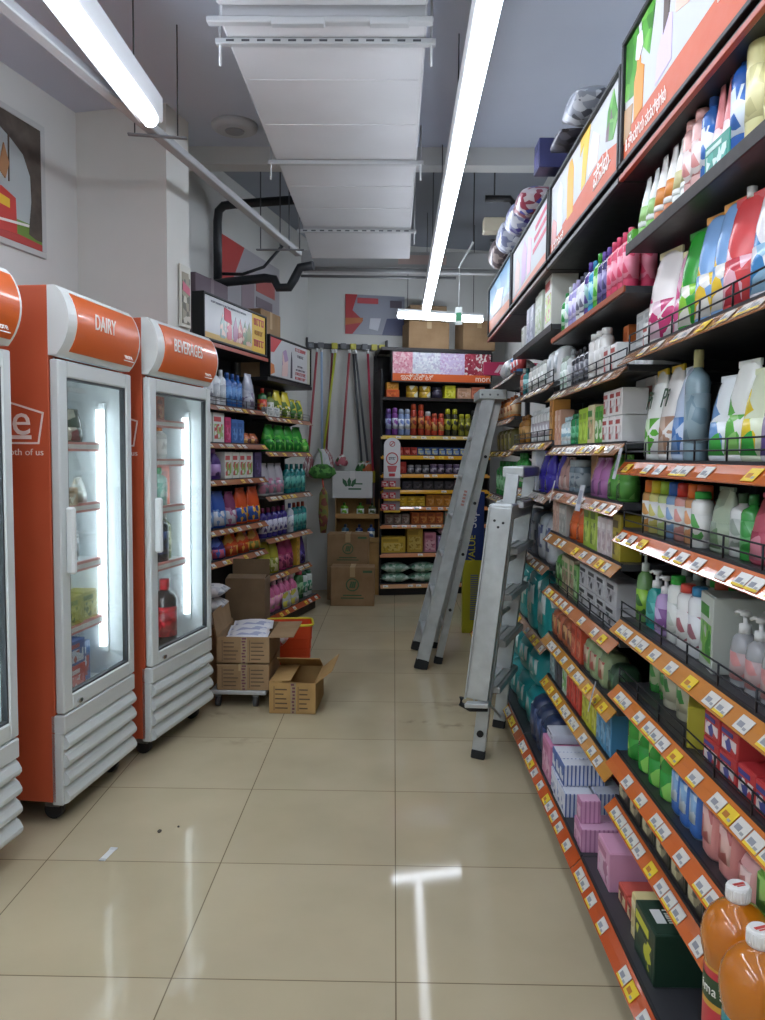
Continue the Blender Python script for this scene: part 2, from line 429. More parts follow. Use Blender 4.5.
def gondola(fr, L, D, levels, label, base_z=.135, base_y=-.10, top=2.22, legs=True, seed=1, plinth='2a211d'):
    """levels: (rail bottom z, rail colour or None, fence?, ticket density)"""
    rnd = random.Random(seed)
    r = empty('gondola_shelving', fr.at(0, 0, 0), fr.th, label, 'shelving')
    g().box((0, D+.004, .02), (L, D+.03, top), BLACK).build('back_panel', r)
    for x in (.003, L-.033): g().box((x, D-.03, .02), (x+.03, D+.003, top), DARK, .003).build('upright', r)
    q = g().box((.003, base_y+.03, 0), (L-.003, D, base_z-.035), M(plinth, .55), .004)
    q.build('plinth', r)
    lv = [(base_z-.04, levels[-1][1], levels[-1][2], levels[-1][3], base_y)]+[(a, b, c, d, 0) for a, b, c, d in levels[:-1]]
    for z, col, fn, dens, y0 in lv:
        zt = z+.04
        q = g().box((.002, y0+(.013 if col else 0), zt-.022), (L-.002, D, zt), M('3a3a3e', .4), .002)
        if y0 == 0:
            for x in (.01, L-.018): q.xprism([(D, zt-.02), (.1, zt-.02), (D, zt-.075)], x, x+.008, DARK)
        sh = q.build('shelf', r)
        if fn:
            f = fence(L).build('wire_fence', sh); f.location = (0, y0, zt)
        if col:
            pr = g().xprism([(y0+.0102, z+.0344), (y0-.0052, z+.016), (y0-.023, z), (y0-.021, z-.003), (y0+.012, z+.031)], .003, L-.003, M(col, .16, 0, 0, .6))
            pr.box((.003, y0+.011, zt-.010), (L-.003, y0+.018, zt+.002), DARK)
            pr = pr.build('price_rail', r)
            x = .03+rnd.random()*.04
            while x < L-.07:
                k = rnd.random()
                if k < dens:
                    kk = 'y' if rnd.random() < .17 else ('w' if rnd.random() < .7 else 'p')
                    t = bpy.data.objects.new('price_ticket', ticket(kk)); C.objects.link(t); t.parent = pr
                    a = rad(44)
                    t.location = (x, y0-.0205, z+.0045); t.rotation_euler = (-a, 0, 0)
                    if kk == 'y': t['label'] = 'yellow price ticket'
                x += rnd.choice((.058, .085, .1, .125))
        else:
            g().box((.003, y0-.006, zt-(.018 if seed == 5 else .03)), (L-.003, y0, zt+.002), M('a04a24' if seed == 5 else '231a18', .5), .001).build('shelf_edge', sh)
    return r
# ------------------------------------------------------------------ room shell
def floor_mat():
    m, nt, b = new_mat('floor_tiles')
    tc = nt.nodes.new('ShaderNodeTexCoord')
    br = nt.nodes.new('ShaderNodeTexBrick'); br.offset = 0; br.squash = 1
    br.inputs['Scale'].default_value = 1; br.inputs['Brick Width'].default_value = .6; br.inputs['Row Height'].default_value = .6
    br.inputs['Mortar Size'].default_value = .0022; br.inputs['Mortar Smooth'].default_value = .3; br.inputs['Bias'].default_value = 0
    br.inputs['Color1'].default_value = lin('c3b597'); br.inputs['Color2'].default_value = lin('bdaf90'); br.inputs['Mortar'].default_value = lin('7d7058')
    nt.links.new(tc.outputs['Object'], br.inputs['Vector'])
    n = nt.nodes.new('ShaderNodeTexNoise'); n.inputs['Scale'].default_value = 2.2; n.inputs['Detail'].default_value = 6
    nt.links.new(tc.outputs['Object'], n.inputs['Vector'])
    mr = nt.nodes.new('ShaderNodeMapRange'); mr.inputs['From Min'].default_value = .3; mr.inputs['From Max'].default_value = .7
    mr.inputs['To Min'].default_value = .9; mr.inputs['To Max'].default_value = 1.05
    nt.links.new(n.outputs['Fac'], mr.inputs['Value'])
    mx = nt.nodes.new('ShaderNodeMix'); mx.data_type = 'RGBA'; mx.blend_type = 'MULTIPLY'; mx.inputs['Factor'].default_value = 1
    nt.links.new(br.outputs['Color'], mx.inputs['A']); nt.links.new(mr.outputs['Result'], mx.inputs['B'])
    # scuffed dirt patches, each with a place of its own
    last = mx.outputs['Result']
    for (x, y, rx, ry, amt) in ((.38, 2.95, .30, .16, .30), (.33, 2.62, .2, .06, .4), (-1.0, 2.75, .28, .1, .28), (.12, 2.67, .14, .05, .4), (-.75, 2.35, .3, .08, .18)):
        mp = nt.nodes.new('ShaderNodeMapping'); mp.vector_type = 'TEXTURE'
        mp.inputs['Location'].default_value = (x, y, 0); mp.inputs['Scale'].default_value = (rx, ry, 1)
        nt.links.new(tc.outputs['Object'], mp.inputs['Vector'])
        gr = nt.nodes.new('ShaderNodeTexGradient'); gr.gradient_type = 'SPHERICAL'; nt.links.new(mp.outputs['Vector'], gr.inputs['Vector'])
        n2 = nt.nodes.new('ShaderNodeTexNoise'); n2.inputs['Scale'].default_value = 14; n2.inputs['Detail'].default_value = 5
        nt.links.new(tc.outputs['Object'], n2.inputs['Vector'])
        r2 = nt.nodes.new('ShaderNodeMapRange'); r2.inputs['From Min'].default_value = .48; r2.inputs['From Max'].default_value = .72; r2.inputs['To Max'].default_value = amt*2
        nt.links.new(n2.outputs['Fac'], r2.inputs['Value'])
        mu = nt.nodes.new('ShaderNodeMath'); mu.operation = 'MULTIPLY'; mu.use_clamp = True
        nt.links.new(gr.outputs['Fac'], mu.inputs[0]); nt.links.new(r2.outputs['Result'], mu.inputs[1])
        m2 = nt.nodes.new('ShaderNodeMix'); m2.data_type = 'RGBA'; nt.links.new(mu.outputs[0], m2.inputs['Factor'])
        nt.links.new(last, m2.inputs['A']); m2.inputs['B'].default_value = lin('5d5342'); last = m2.outputs['Result']
    nt.links.new(last, b.inputs['Base Color'])
    b.inputs['Roughness'].default_value = .06
    b.inputs['Specular IOR Level'].default_value = .15
    return m
fl = g().box((-6, -7, -.06), (3, 8, 0), floor_mat()).build('floor', loc=(0, 2.0142-.6, 0)); struct(fl)
# the tile grid starts at the floor object's own origin, a grout crossing
WALLM = noisy('wall_paint', 'cccdc9', 'd3d4d0', 1.5, .8)
PIERM = noisy('pier_paint', 'd2d2cc', 'd9d9d3', 1.5, .8)
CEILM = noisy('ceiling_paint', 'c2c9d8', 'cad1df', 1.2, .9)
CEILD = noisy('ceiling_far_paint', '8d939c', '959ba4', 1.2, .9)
LW = Frame(-1.95, 3.6, 77)
def wall(name, fr, x0, x1, h=3.7, m=WALLM):
    o = g().box((x0, 0, 0), (x1, .12, h), m).build(name, loc=fr.o, rot=(0, 0, fr.th)); return struct(o)
wall('wall_left', LW, -8.5, 4.75)
wall('wall_back', Frame(-.25, 8.25, 12), -.85, 1.75)
struct(g().box((1.15, -5, 0), (1.27, 8.8, 3.7), WALLM).build('wall_right'))
struct(g().box((-4.6, -4.6, 0), (1.27, -4.48, 3.7), WALLM).build('wall_rear'))
struct(g().box((-4.6, -4.6, 3.24), (1.27, 4.86, 3.34), CEILM).build('ceiling'))
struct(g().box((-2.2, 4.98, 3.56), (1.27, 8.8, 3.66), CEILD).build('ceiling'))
struct(g().box((-2.2, 4.86, 3.135), (1.27, 4.98, 3.66), M('c9cac8', .7)).build('trim_1'))
q = g().box((.82, -.54, 0), (1.07, 0, 3.24), PIERM).build('wall_pier', loc=LW.o, rot=(0, 0, LW.th)); struct(q)

# ------------------------------------------------------------------ lamps
TUBE = M('eaf2ff', .4, emit=13.0); TUBEL = M('eaf2fe', .4, emit=8.5)
LAMPW = M('dfe2e4', .4)
def batten(lbl, p, q, grp=None, hw=.07, hh=.09, tr=.034, off=0, seg=1.22, rods=True, mat=None, ext=0):
    p = Vector(p); q = Vector(q); L = (q-p).length; th = math.atan2(q.y-p.y, q.x-p.x)
    r = empty('strip_light', p, th, lbl, 'light', grp)
    g().box((0, -hw/2+off, tr+.004), (L+ext, hw/2+off, tr+.004+hh), LAMPW, .006).build('housing', r)
    n = max(1, round(L/seg)); s = L/n
    for i in range(n):
        t = g(); mx = Matrix.Rotation(PI/2, 4, 'Y')
        t.loft([(i*s+.006, tr*.6, tr*.6), (i*s+.016, tr, tr), ((i+1)*s-.016, tr, tr), ((i+1)*s-.006, tr*.6, tr*.6)], mat or TUBE, 14, mx)
        t.build('tube', r)
    if rods:
        zc = 3.24-p.z if (p.y < 4.8) else 3.56-p.z
        for i in range(n+1):
            x = min(L-.1, max(.1, i*s))
            yy = (p+Vector((math.cos(th), math.sin(th), 0))*x).y
            g().tube([(x, off, tr+hh), (x, off, (3.24 if yy < 4.86 else 3.56)-p.z)], .003, DARK, 6).build('drop_rod', r)
    return r
batten('long white strip light running over the aisle beside the right shelves', (.228, -2.6, 2.69), (.258, 7.30, 2.69), mat=TUBEL)
batten('short white strip light crossing at the far end of the long aisle light', (-.004, 7.39, 2.69), (.812, 7.60, 2.69), seg=.9, hh=.03, hw=.05, tr=.026)
batten('white strip light with deep housing above the fridges at upper left', (-1.03, -2.0, 2.69), (-.975, 3.16, 2.69), off=.035, hw=.10, hh=.10, tr=.030, ext=.10)
batten('unseen strip light added behind the viewer to light the shop', (-2.2, -3.6, 2.69), (-2.0, .8, 2.69))  # unseen lamp, added only for the light it gives

# cable trunking that crosses above the left light
q = g().bar((-1.66, .3, 2.80), (-.70, 5.62, 2.80), .05, .035, M('a4a6a8', .5), side=(1, 0, 0), bev=.004).build('cable_trunking')
tag(q, 'long pale cable trunking slanting under the ceiling at upper left', 'trunking')
# support struts for trunking
r = empty('trunking_hanger', (-1.09, 3.5, 2.77), rad(10), 'small metal hanger clip at the end of the left strip light', 'bracket')
g().box((-.09, -.012, -.005), (.16, .012, .003), M('8b8d90', .4, .7), .002).build('channel', r)
for x in (-.06, .12): g().tube([(x, 0, 0), (x, 0, .47)], .003, DARK, 6).build('drop_rod', r)
r = empty('trunking_hanger', (-.79, 5.35, 2.76), 0, 'hanger of thin dark rods at far end of the pale trunking', 'bracket')
g().box((-.16, -.014, -.005), (.16, .014, .003), M('8b8d90', .4, .7), .002).build('channel', r)
for x in (-.13, .0, .06, .13): g().tube([(x, 0, 0), (x, 0, .80)], .004, M('4a4d52', .5), 6).build('drop_rod', r)

# ------------------------------------------------------------------ duct under the ceiling
DUCT = noisy('duct_sheet', 'c2c2c4', 'cacacc', 2, .45); CH = M('b6b8ba', .4, .3); SLOT = M('3d3f43', .6)
r = empty('air_duct', (0, 0, 2.95), 0, 'broad pale rectangular air duct hung along the ceiling', 'duct')
for a, b, d in ((-.8, 1.6, 0), (1.62, 2.90, .03), (2.94, 4.27, 0), (4.30, 5.54, .012)):
    q = g().box((-.66, a, d), (.085, b, .15+d), DUCT, .008)
    for k in range(1, 3):
        yy = a+(b-a)*k/3
        q.box((-.64, yy-.004, d-.003), (.065, yy+.004, d), DUCT)
    q.build('duct_section', r)
q = g().box((-.70, 2.90, -.022), (.105, 2.935, .0), CH, .004)
q.box((-.47, 2.897, -.03), (-.28, 2.93, -.005), CH, .003); q.box((-.12, 2.897, -.03), (.02, 2.93, -.005), CH, .003)
q.build('joint_flange', r)
q = g().xprism([(5.54, .012), (6.15, -.05), (6.15, .2), (5.54, .16)], -.66, .085, DUCT).build('sloping_end', r)
for y, sl in ((3.06, 1), (4.28, 0), (5.55, 1)):
    q = g().box((-.70, y-.016, -.024), (.12, y+.016, -.003), CH, .002)
    if sl:
        for i in range(13): q.box((-.66+i*.058, y-.0165, -.017), (-.63+i*.058, y-.013, -.009), SLOT)
    h = q.build('hanger_channel', r)
    for x in (-.685, .105): g().tube([(x, y, -.10), (x, y, (.18 if y < 4.8 else .6))], .005, CH, 8).build('drop_rod', h)
r = empty('service_duct', (0, 7.0, 3.0), rad(2), 'pale horizontal duct crossing before the back wall near the ceiling', 'duct')
g().box((-.84, 0, .03), (.88, .25, .17), M('b0b2b2', .5), .006).build('casing', r)
g().box((.0, -.004, .06), (.42, 0, .14), M('cbb5b0', .5), .002).build('access_panel', r)
q = g().tube([(-.84, -.04, -.0), (.88, -.04, -.0)], .018, M('8f9293', .5)); q.tube([(-.84, -.04, -.06), (.5, -.04, -.06)], .012, M('77797b', .5)); q.build('conduit', r)
r = empty('junction_box', (.62, 5.3, 2.86), 0, 'cream junction box framed by a black pipe bend below the far ceiling', 'box')
g().box((-.07, -.05, 0), (.08, .05, .09), M('b9b09a', .5), .005).build('box_body', r)
g().tube([(-.06, 0, .22), (.1, 0, .22), (.13, 0, .19), (.13, 0, -.03), (.1, 0, -.06), (-.02, 0, -.06)], .022, BLACK, 10).build('pipe_bend', r)
g().tube([(0, 0, .24), (0, 0, .7)], .005, DARK, 6).build('drop_rod', r)
r = empty('hanging_sign', (.455, 6.0, 2.38), rad(-15), 'small white and green sign card hanging on a rod near cross light', 'sign')
g().box((-.027, -.004, 0), (.027, .004, .13), M('e9efe9', .4), .001).build('card', r)
g().box((-.018, -.006, .03), (.018, -.0035, .09), M('3f9b6c', .5)).build('green_mark', r)
g().tube([(0, 0, .13), (0, 0, .42)], .003, M('cfd2d2', .4), 6).build('rod', r)
g().bar((-.005, 0, .42), (.1, 0, .60), .02, .012, M('cfd2d2', .4)).build('arm', r)
g().tube([(.1, 0, .6), (.1, 0, 1.18)], .004, DARK, 6).build('drop_rod', r)

r = empty('ceiling_fitting', (-.93, 4.55, 3.205), 0, 'round pale ceiling fitting beside the beam at upper left', 'fitting')
g().loft([(0, .10, .10), (.012, .125, .125), (.035, .13, .13)], M('b9bcc0', .5), 24).build('dish', r)
g().loft([(-.006, .05, .05), (.001, .055, .055)], M('8c9096', .5), 20).build('core', r)
# black pipes on the left wall
PB = M('24282d', .45)
r = empty('drain_pipe', LW.at(2.46, -.05, 0), LW.th, 'thick black drain pipe run with bends on far left wall', 'pipe')
g().tube([(0, 0, 2.62), (0, 0, 3.12), (0, -.01, 3.20), (0, -.05, 3.235), (0, -.12, 3.24), (0, -.62, 3.24)], .032, PB, 12).build('riser', r)
g().tube([(-.10, .03, 2.64), (-.08, -.12, 2.66), (-.06, -.40, 2.68), (-.05, -.47, 2.67), (-.05, -.50, 2.61), (-.04, -.58, 2.61), (-.04, -.62, 2.67), (-.03, -.66, 2.75), (-.03, -.76, 2.76)], .033, PB, 12).build('lower_run', r)
g().tube([(0, -.04, 2.74), (.0, -.2, 2.73), (.02, -.36, 2.78), (.05, -.5, 2.94)], .012, PB, 8).build('cable', r)
# posters
def poster(fr, s, L, z0, z1, label, decos, y=-.006, name='poster', base='d8d6d0', frame=None):
    r = empty(name, fr.at(s, y, z0), fr.th, label, 'poster')
    g().box((0, -.004, 0), (L, .004, z1-z0), M(base, .35)).build('sheet', r)
    H = z1-z0; k = 0
    for nm, col, poly in decos:
        k += 1
        g().prism([(u*L, v*H) for u, v in poly], -.0045-.0008*k, -.003, col if not isinstance(col, str) else M(col, .4)).build(nm, r)
    if frame:
        q = g(); t = .03
        for a, b in (((-t, -.012, -t), (L+t, .004, 0)), ((-t, -.012, H), (L+t, .004, H+t)), ((-t, -.012, 0), (0, .004, H)), ((L, -.012, 0), (L+t, .004, H))): q.box(a, b, frame, .003)
        q.build('frame', r)
    return r
poster(LW, -.95, 1.455, 2.42, 3.02, 'large tree and meadow poster with red box on left wall by ceiling', [
    ('grass', '6c8f3a', rect(0, .05, 1, .19)), ('red_band', 'b23a35', [(0, 0), (1, 0), (1, .055), (.8, .085), (0, .12)]),
    ('tree_trunk', noisy('bark', '423a34', '5c534a', 9, .7), [(.97, .08), (1, .08), (1, 1), (.62, 1), (.66, .9), (.80, .857), (.851, .81), (.911, .73), (.945, .58), (.949, .38), (.932, .105)]),
    ('red_box', 'c43b33', [(.72, .05), (.872, .07), (.868, .35), (.80, .40), (.72, .34)]), ('yellow_patch', 'e0b62c', [(.78, .26), (.838, .25), (.838, .32), (.78, .34)]),
    ('rope_swing', '5a4a3a', [(.836, .46), (.839, .46), (.842, .83), (.838, .83)]), ('figure', 'a5784f', [(.79, .52), (.82, .47), (.838, .6), (.815, .74)]),
    ('bunting', 'e8e4de', [(.76, .12), (.93, .16), (.93, .18), (.76, .14)])], frame=M('b9bbb9', .5), base='adb6b6')
poster(LW, 2.62, 1.2, 2.42, 3.08, 'red and pale poster behind the black pipe on far left wall', [
    ('red_corner', 'b8433f', [(0, .45), (.0, 1), (.35, 1), (.12, .45)]), ('figure', '8f7f86', [(.3, .1), (.5, .1), (.52, .6), (.4, .75), (.3, .6)]),
    ('red_lettering_block', 'b25a57', rect(.55, .55, .9, .75)), ('dark_lettering_block', '7a6f78', rect(.55, .35, .85, .48)), ('pink_patch', 'a8767f', rect(.6, .05, .95, .28))], base='a5a3a8')
BW = Frame(-.25, 8.25, 12)
poster(BW, -.29, .62, 2.64, 3.04, 'red, grey and navy poster on back wall above the mops', [
    ('red_side', 'b0383c', [(0, 0), (.12, 0), (.3, .35), (.12, .6), (.2, 1), (0, 1)]), ('orange_patch', 'b86a35', [(0, .22), (.28, .3), (.3, .42), (0, .4)]),
    ('navy_patch', '3a4066', [(.62, 0), (1, 0), (1, .45), (.7, .42)]), ('pale_shape', 'c9ccd4', [(.4, .15), (.55, .1), (.6, .42), (.42, .42)]), ('red_marks', 'b5494e', rect(.2, .78, .55, .92)), ('dark_mark', '5d5560', rect(.75, .7, .95, .88))], base='9296a2')
r = empty('wall_notice', LW.at(1.086, -.30, 2.26), LW.th, 'narrow framed notice on side of white pier above the beverages fridge', 'notice')
g().box((0, -.006, 0), (.12, .006, .34), M('c9c8bc', .5), .003).build('frame', r)
g().box((.015, -.009, .02), (.105, -.004, .3), P('8d8570', '5e5a4c', 'b9b3a2', 30, .5)).build('picture', r)
g().prism([(.02, .2), (.1, .18), (.1, .22), (.02, .25)], -.011, -.008, M('c2506a', .5)).build('pink_mark', r)
r.location = LW.at(.935, -.55, 2.1)
# ------------------------------------------------------------------ fridges
FO = noisy('fridge_orange', 'bf5636', 'c75f3e', 2, .4); FP = M('e0682c', .3, 0, 0, .5)
LINER = M('dde3e6', .4); GASK = M('3c4044', .6); CHROME = M('c8cacc', .2, .9); LED = M('eef5ff', .4, emit=3.6); LED_FILL = M('eef5fe', .4, emit=13.0)
def fridge(fr, w, title, label, shelves, hgt=2.0, side=True):
    r = empty('display_fridge', fr.at(0, 0, 0), fr.th, label, 'fridge')
    D = .60; zb = .09; zf = .43; zh = 1.745; t = .035
    q = g()
    q.box((0, .002, zb), (t, D, hgt), FO, .003); q.box((w-t, .002, zb), (w, D, hgt), FO, .003)
    q.box((t, D-.04, zb), (w-t, D, hgt), FO); q.box((t, .002, hgt-.04), (w-t, D-.04, hgt), FO); q.box((t, .002, zb), (w-t, D-.04, zf-.01), DARK)
    q.build('cabinet', r)
    q = g(); e = .006
    q.box((t, .0, zf-.01), (t+e, D-.04, zh), LINER); q.box((w-t-e, .0, zf-.01), (w-t, D-.04, zh), LINER)
    q.box((t+e, D-.05, zf-.01), (w-t-e, D-.04, zh), LINER); q.box((t+e, .03, zf-.01), (w-t-e, D-.05, zf), LINER); q.box((t+e, .03, zh-.01), (w-t-e, D-.05, zh), LINER)
    q.build('liner', r)
    # bulging illuminated-style header
    def prof(k=1.0, z0=zh+.006, z1=hgt, n=12, off=0):
        pts = []
        for i in range(n+1):
            a = i/n; z = z1-(z1-z0)*a
            pts.append((-.028-.052*math.sin(PI*min(1, a*1.02))**.7*k-off, z))
        return pts
    pr = prof()
    q = g().xprism([(.002, zh+.006)]+[(.002, hgt)]+pr, 0, w, M('dfe3e0', .35))
    hd = q.build('header', r)
    pp = [(y-.003, z) for y, z in prof(n=26) if zh+.022 < z < hgt-.012]
    pi = [(y+.02, z) for y, z in pp]
    g().xprism(pp+pi[::-1], .062, w-.016, FP).build('orange_panel', hd)
    if title: text(title, .084, M('f3efe8', .5), hd, w*.44+.01, -.0845, (zh+hgt)/2+.022, ext=.0012, sx=.70)
    mr = text('more', .034, M('f3efe8', .5), hd, w*.82, -.076, zh+.056, name='logo_lettering', rot=(PI/2-.38, 0, 0), sx=.9)
    g().prism([(-.045, -.006), (.045, -.006), (.045, -.0095), (-.045, -.0095)], -.001, .001, M('f3efe8', .5)).build('logo_line', hd, (w*.82, -.075, zh+.046), (-.38, 0, 0))
    # door
    d = g(); y0, y1 = -.036, -.001; sl, sr, bt = .062, .048, .06
    dz0, dz1 = zf, zh-.008
    d.box((0, y0, dz0), (sl, y1, dz1), WFRAME, .005); d.box((w-sr, y0, dz0), (w, y1, dz1), WFRAME, .005)
    d.box((sl, y0, dz0), (w-sr, y1, dz0+bt), WFRAME, .005); d.box((sl, y0, dz1-bt), (w-sr, y1, dz1), WFRAME, .005)
    d = d.build('door', r)
    q = g(); k = .008
    q.box((sl, -.03, dz0+bt), (sl+k, -.008, dz1-bt), GASK); q.box((w-sr-k, -.03, dz0+bt), (w-sr, -.008, dz1-bt), GASK)
    q.box((sl, -.03, dz0+bt), (w-sr, -.008, dz0+bt+k), GASK); q.box((sl, -.03, dz1-bt-k), (w-sr, -.008, dz1-bt), GASK)
    q.build('gasket', d)
    g().box((sl+.001, -.024, dz0+bt+.001), (w-sr-.001, -.018, dz1-bt-.001), glass_mat('f0f5f3', .03, .30)).build('glass', d)
    q = g().box((.03, -.068, .95), (.058, -.034, 1.20), M('e4e8e7', .35), .008)
    q.box((.052, -.056, .97), (.066, -.034, 1.18), M('c2c8c8', .4), .003); q.build('handle', d)
    q = g().prism(disc(.11, dz0+.022, .018, .009), -.042, -.035, CHROME); q.prism(disc(.115, dz0+.022, .006), -.044, -.041, BLACK); q.build('lock', d)
    # louvres
    g().box((0, -.036, zf-.075), (w, .02, zf-.006), WFRAME, .004).build('kick_band', r)
    for i in range(4):
        zt = zf-.078-i*.069
        g().xprism([(.02, zt), (-.018, zt), (-.034, zt-.014), (-.045, zt-.034), (-.045, zt-.046), (-.036, zt-.058), (-.018, zt-.064), (.02, zt-.064)], .012, w-.004, WFRAME).build('louvre', r)
    g().box((0, -.024, zb-.01), (.03, .02, zf-.07), WFRAME, .004).build('corner_post', r)
    for x in (.07, w-.07):
        for y in (.05, D-.07):
            c = g().tube([(x-.014, y, .036), (x+.014, y, .036)], .036, M('2a2a2c', .5), 16)
            c.box((x-.022, y-.03, .05), (x+.022, y+.03, zb+.002), M('8c8e90', .4, .6), .003); c.build('caster', r)
    for z in shelves:
        s_ = g().box((t+.01, .085, z-.008), (w-t-.01, D-.06, z), M('dfe3e4', .4)).build('shelf', r)
        q = g().box((t+.01, .070, z-.034), (w-t-.01, .084, z+.004), M('d8837c', .4))
        q.box((t+.01, .068, z-.024), (w-t-.01, .0705, z-.006), M('e2d8d2', .4)); q.build('price_rail', s_)
    g().tube([(w-t-.035, .075, zf+.13), (w-t-.035, .075, zh-.16)], .016, LED, 12).build('led_tube', r)
    g().tube([(t+.03, .055, zf+.13), (t+.03, .055, zh-.16)], .014, LED_FILL, 12).build('led_tube', r)  # added fill tube, hidden behind the near stile, brightens the stock
    g().box((w-t-.018, .06, zf+.10), (w-t-.007, .09, zh-.13), LINER).build('led_holder', r)
    if side:   # white house-shaped emblem on the near side panel
        W2 = M('efe3da', .5); q = g(); y = -.0012; mx = Matrix.Rotation(-PI/2, 4, 'Z')
        def sp(poly): q.add([(-.0012, yy, z) for yy, z in poly]+[(.001, yy, z) for yy, z in poly], [list(range(len(poly)))]+[list(range(2*len(poly)-1, len(poly)-1, -1))]+[(i, len(poly)+i, len(poly)+(i+1) % len(poly), (i+1) % len(poly)) for i in range(len(poly))], W2)
        a, b, z0, z1, z2 = .022, .53, 1.43, 1.545, 1.62; t2 = .007
        out = [(a+.02, z0), (b-.02, z0), (b, z1), ((a+b)/2, z2), (a, z1)]; 
        for i in range(5):
            p, q2 = Vector(out[i]), Vector(out[(i+1) % 5]); n = Vector((-(q2-p).y, (q2-p).x)).normalized()*t2
            sp([tuple(p), tuple(q2), tuple(q2+n), tuple(p+n)])
        sp([(a+.05, 1.448), (b-.05, 1.448), (b-.05, 1.462), (a+.05, 1.462)])
        em = q.build('emblem_outline', r)
        text('more', .17, W2, em, -.001, .07, 1.515, name='emblem_lettering', rot=(PI/2, 0, -PI/2), sx=1.0, align='RIGHT')
        text('for both of us', .034, W2, em, -.001, .025, 1.40, name='motto_lettering', rot=(PI/2, 0, -PI/2), sx=1.1, align='RIGHT')
    return r
F1 = Frame(-1.358, 2.037, 83).shift(0, .046); F2 = Frame(-1.249, 2.856, 83.2).shift(0, .018); F3 = Frame(-1.104, 3.517, 78.8).shift(0, .038)
fridge(F1, .60, '', 'orange and white glass door fridge cut off by left photo edge', (1.40, 1.13, .86))
fridge(F2, .588, 'DAIRY', 'orange glass door fridge with DAIRY on its curved header', (1.44, 1.19, .95, .70))
fridge(F3, .643, 'BEVERAGES', 'orange glass door fridge with BEVERAGES on its curved header', (1.56, 1.37, 1.14, .86))

# ------------------------------------------------------------------ light-box style header signs
def header_sign(fr, s, L, z0, z1, label, yb=-.03, th=.09, band=.3, face='bcbec0', border=.014, name='header_sign', tilt=0, gloss=.5):
    r = empty(name, fr.at(s, yb, z0), fr.th, label, 'sign'); H = z1-z0
    r.rotation_euler = (tilt, 0, fr.th)
    q = g(); b = border
    q.box((0, 0, 0), (L, th, b), BLACK, .002); q.box((0, 0, H-b), (L, th, H), BLACK, .002)
    q.box((0, 0, b), (b, th, H-b), BLACK, .002); q.box((L-b, 0, b), (L, th, H-b), BLACK, .002); q.build('frame', r)
    g().box((b, .012, b), (L-b, th-.004, H-b), M(face, gloss)).build('face', r)
    r['_w'] = 0; del r['_w']
    return r, L, H, b
def deco(sg, nm, poly, col, k=1):
    r, L, H, b = sg; w = L-2*b; h = H-2*b
    m = col if not isinstance(col, str) else M(col, .5)
    return g().prism([(b+u*w, b+v*h) for u, v in poly], .012-.0007*k, .0125, m).build(nm, r)
def stext(sg, s, u, v, size, col, sx=1, al='LEFT', k=4, sh=0):
    r, L, H, b = sg
    return text(s, size, M(col, .4), r, b+u*(L-2*b), .0115-.0007*k, b+v*(H-2*b), align=al, sx=sx, ext=.0004, shear=sh)
def script_marks(parent, x, z, w, h, n, col, y, name='printed_script'):
    """small print too blurred to read: a run of hooked strokes hung from one line"""
    q = g(); m = M(col, .5); rnd = random.Random(int((x+z)*997)+n); s = w/n
    q.prism(rect(0, h*.86, w, h), -.0004, .0008, m)
    for i in range(n):
        a = s*i; k = rnd.uniform(.3, .6)*s
        q.prism(rect(a+s*.1, h*rnd.uniform(0, .25), a+s*.1+s*.22, h*.9), -.0004, .0008, m)
        if rnd.random() < .7: q.prism(rect(a+s*.1, h*.1, a+s*.1+k, h*.3), -.0005, .0008, m)
        if rnd.random() < .5: q.prism(rect(a+s*.1+k, h*.1, a+s*.1+k+s*.2, h*.9), -.0004, .0008, m)
    return q.build(name, parent, (x, y, z))
def smarks(sg, u, v, w, h, n, col, k=4):
    r, L, H, b = sg
    return script_marks(r, b+u*(L-2*b), b+v*(H-2*b), w*(L-2*b), h*(H-2*b), n, col, .0115-.0007*k)
BAND = 'c4501f'
A = header_sign(RA, -.015, 1.13, 2.262, 2.63, 'white header sign with orange bottle and leaves, top right above nearest bay', tilt=0)
deco(A, 'orange_band', [(0, 0), (1, 0), (1, .34), (0, .25)], BAND, 1)
deco(A, 'leaf', [(0, .52), (.10, .46), (.13, .75), (.10, 1), (0, 1)], P('4f9a35', '6db24a', '3c7d2b', 18), 2)
deco(A, 'leaf', [(.13, .8), (.2, .62), (.24, 1), (.13, 1)], P('5aa53f', '7cbf58', '3c7d2b', 18), 2)
deco(A, 'oil_bottle', [(.085, .25), (.155, .27), (.16, .6), (.13, .66), (.128, .74), (.105, .74), (.10, .64), (.082, .58)], 'd98a24', 3)
deco(A, 'wood_bowl', [(0, .16), (.06, .2), (.07, .42), (0, .45)], 'b08a62', 3)
deco(A, 'flower', [(.09, .74), (.12, .7), (.15, .78), (.14, .9), (.1, .92)], 'e6dfe8', 4)
deco(A, 'lilac_towel', [(.25, .3), (.36, .33), (.36, .66), (.32, .72), (.26, .52)], 'c9b8d8', 2)
deco(A, 'dark_hair', [(.30, .6), (.335, .68), (.35, .98), (.32, 1), (.30, .85)], '574842', 3)
deco(A, 'face_shape', [(.38, .62), (.46, .55), (.55, .7), (.56, .95), (.46, 1), (.38, .95)], P('e0b7a4', 'd9ab97', 'e6c2b0', 5), 2)
deco(A, 'leaf', [(.68, .4), (.8, .45), (.78, 1), (.66, 1)], P('5aa53f', '7cbf58', '3c7d2b', 18), 2)
deco(A, 'corner_emblem', rect(.62, .26, .72, .31), 'f1e6df', 4)
stext(A, '& \u0cb8\u0ccc\u0c82\u0ca6\u0cb0\u0ccd\u0caf \u0caa\u0ca6\u0cbe\u0cb0\u0ccd\u0ca5\u0c97\u0cb3\u0cc1', .02, .12, .05, 'f4ece4', .62)
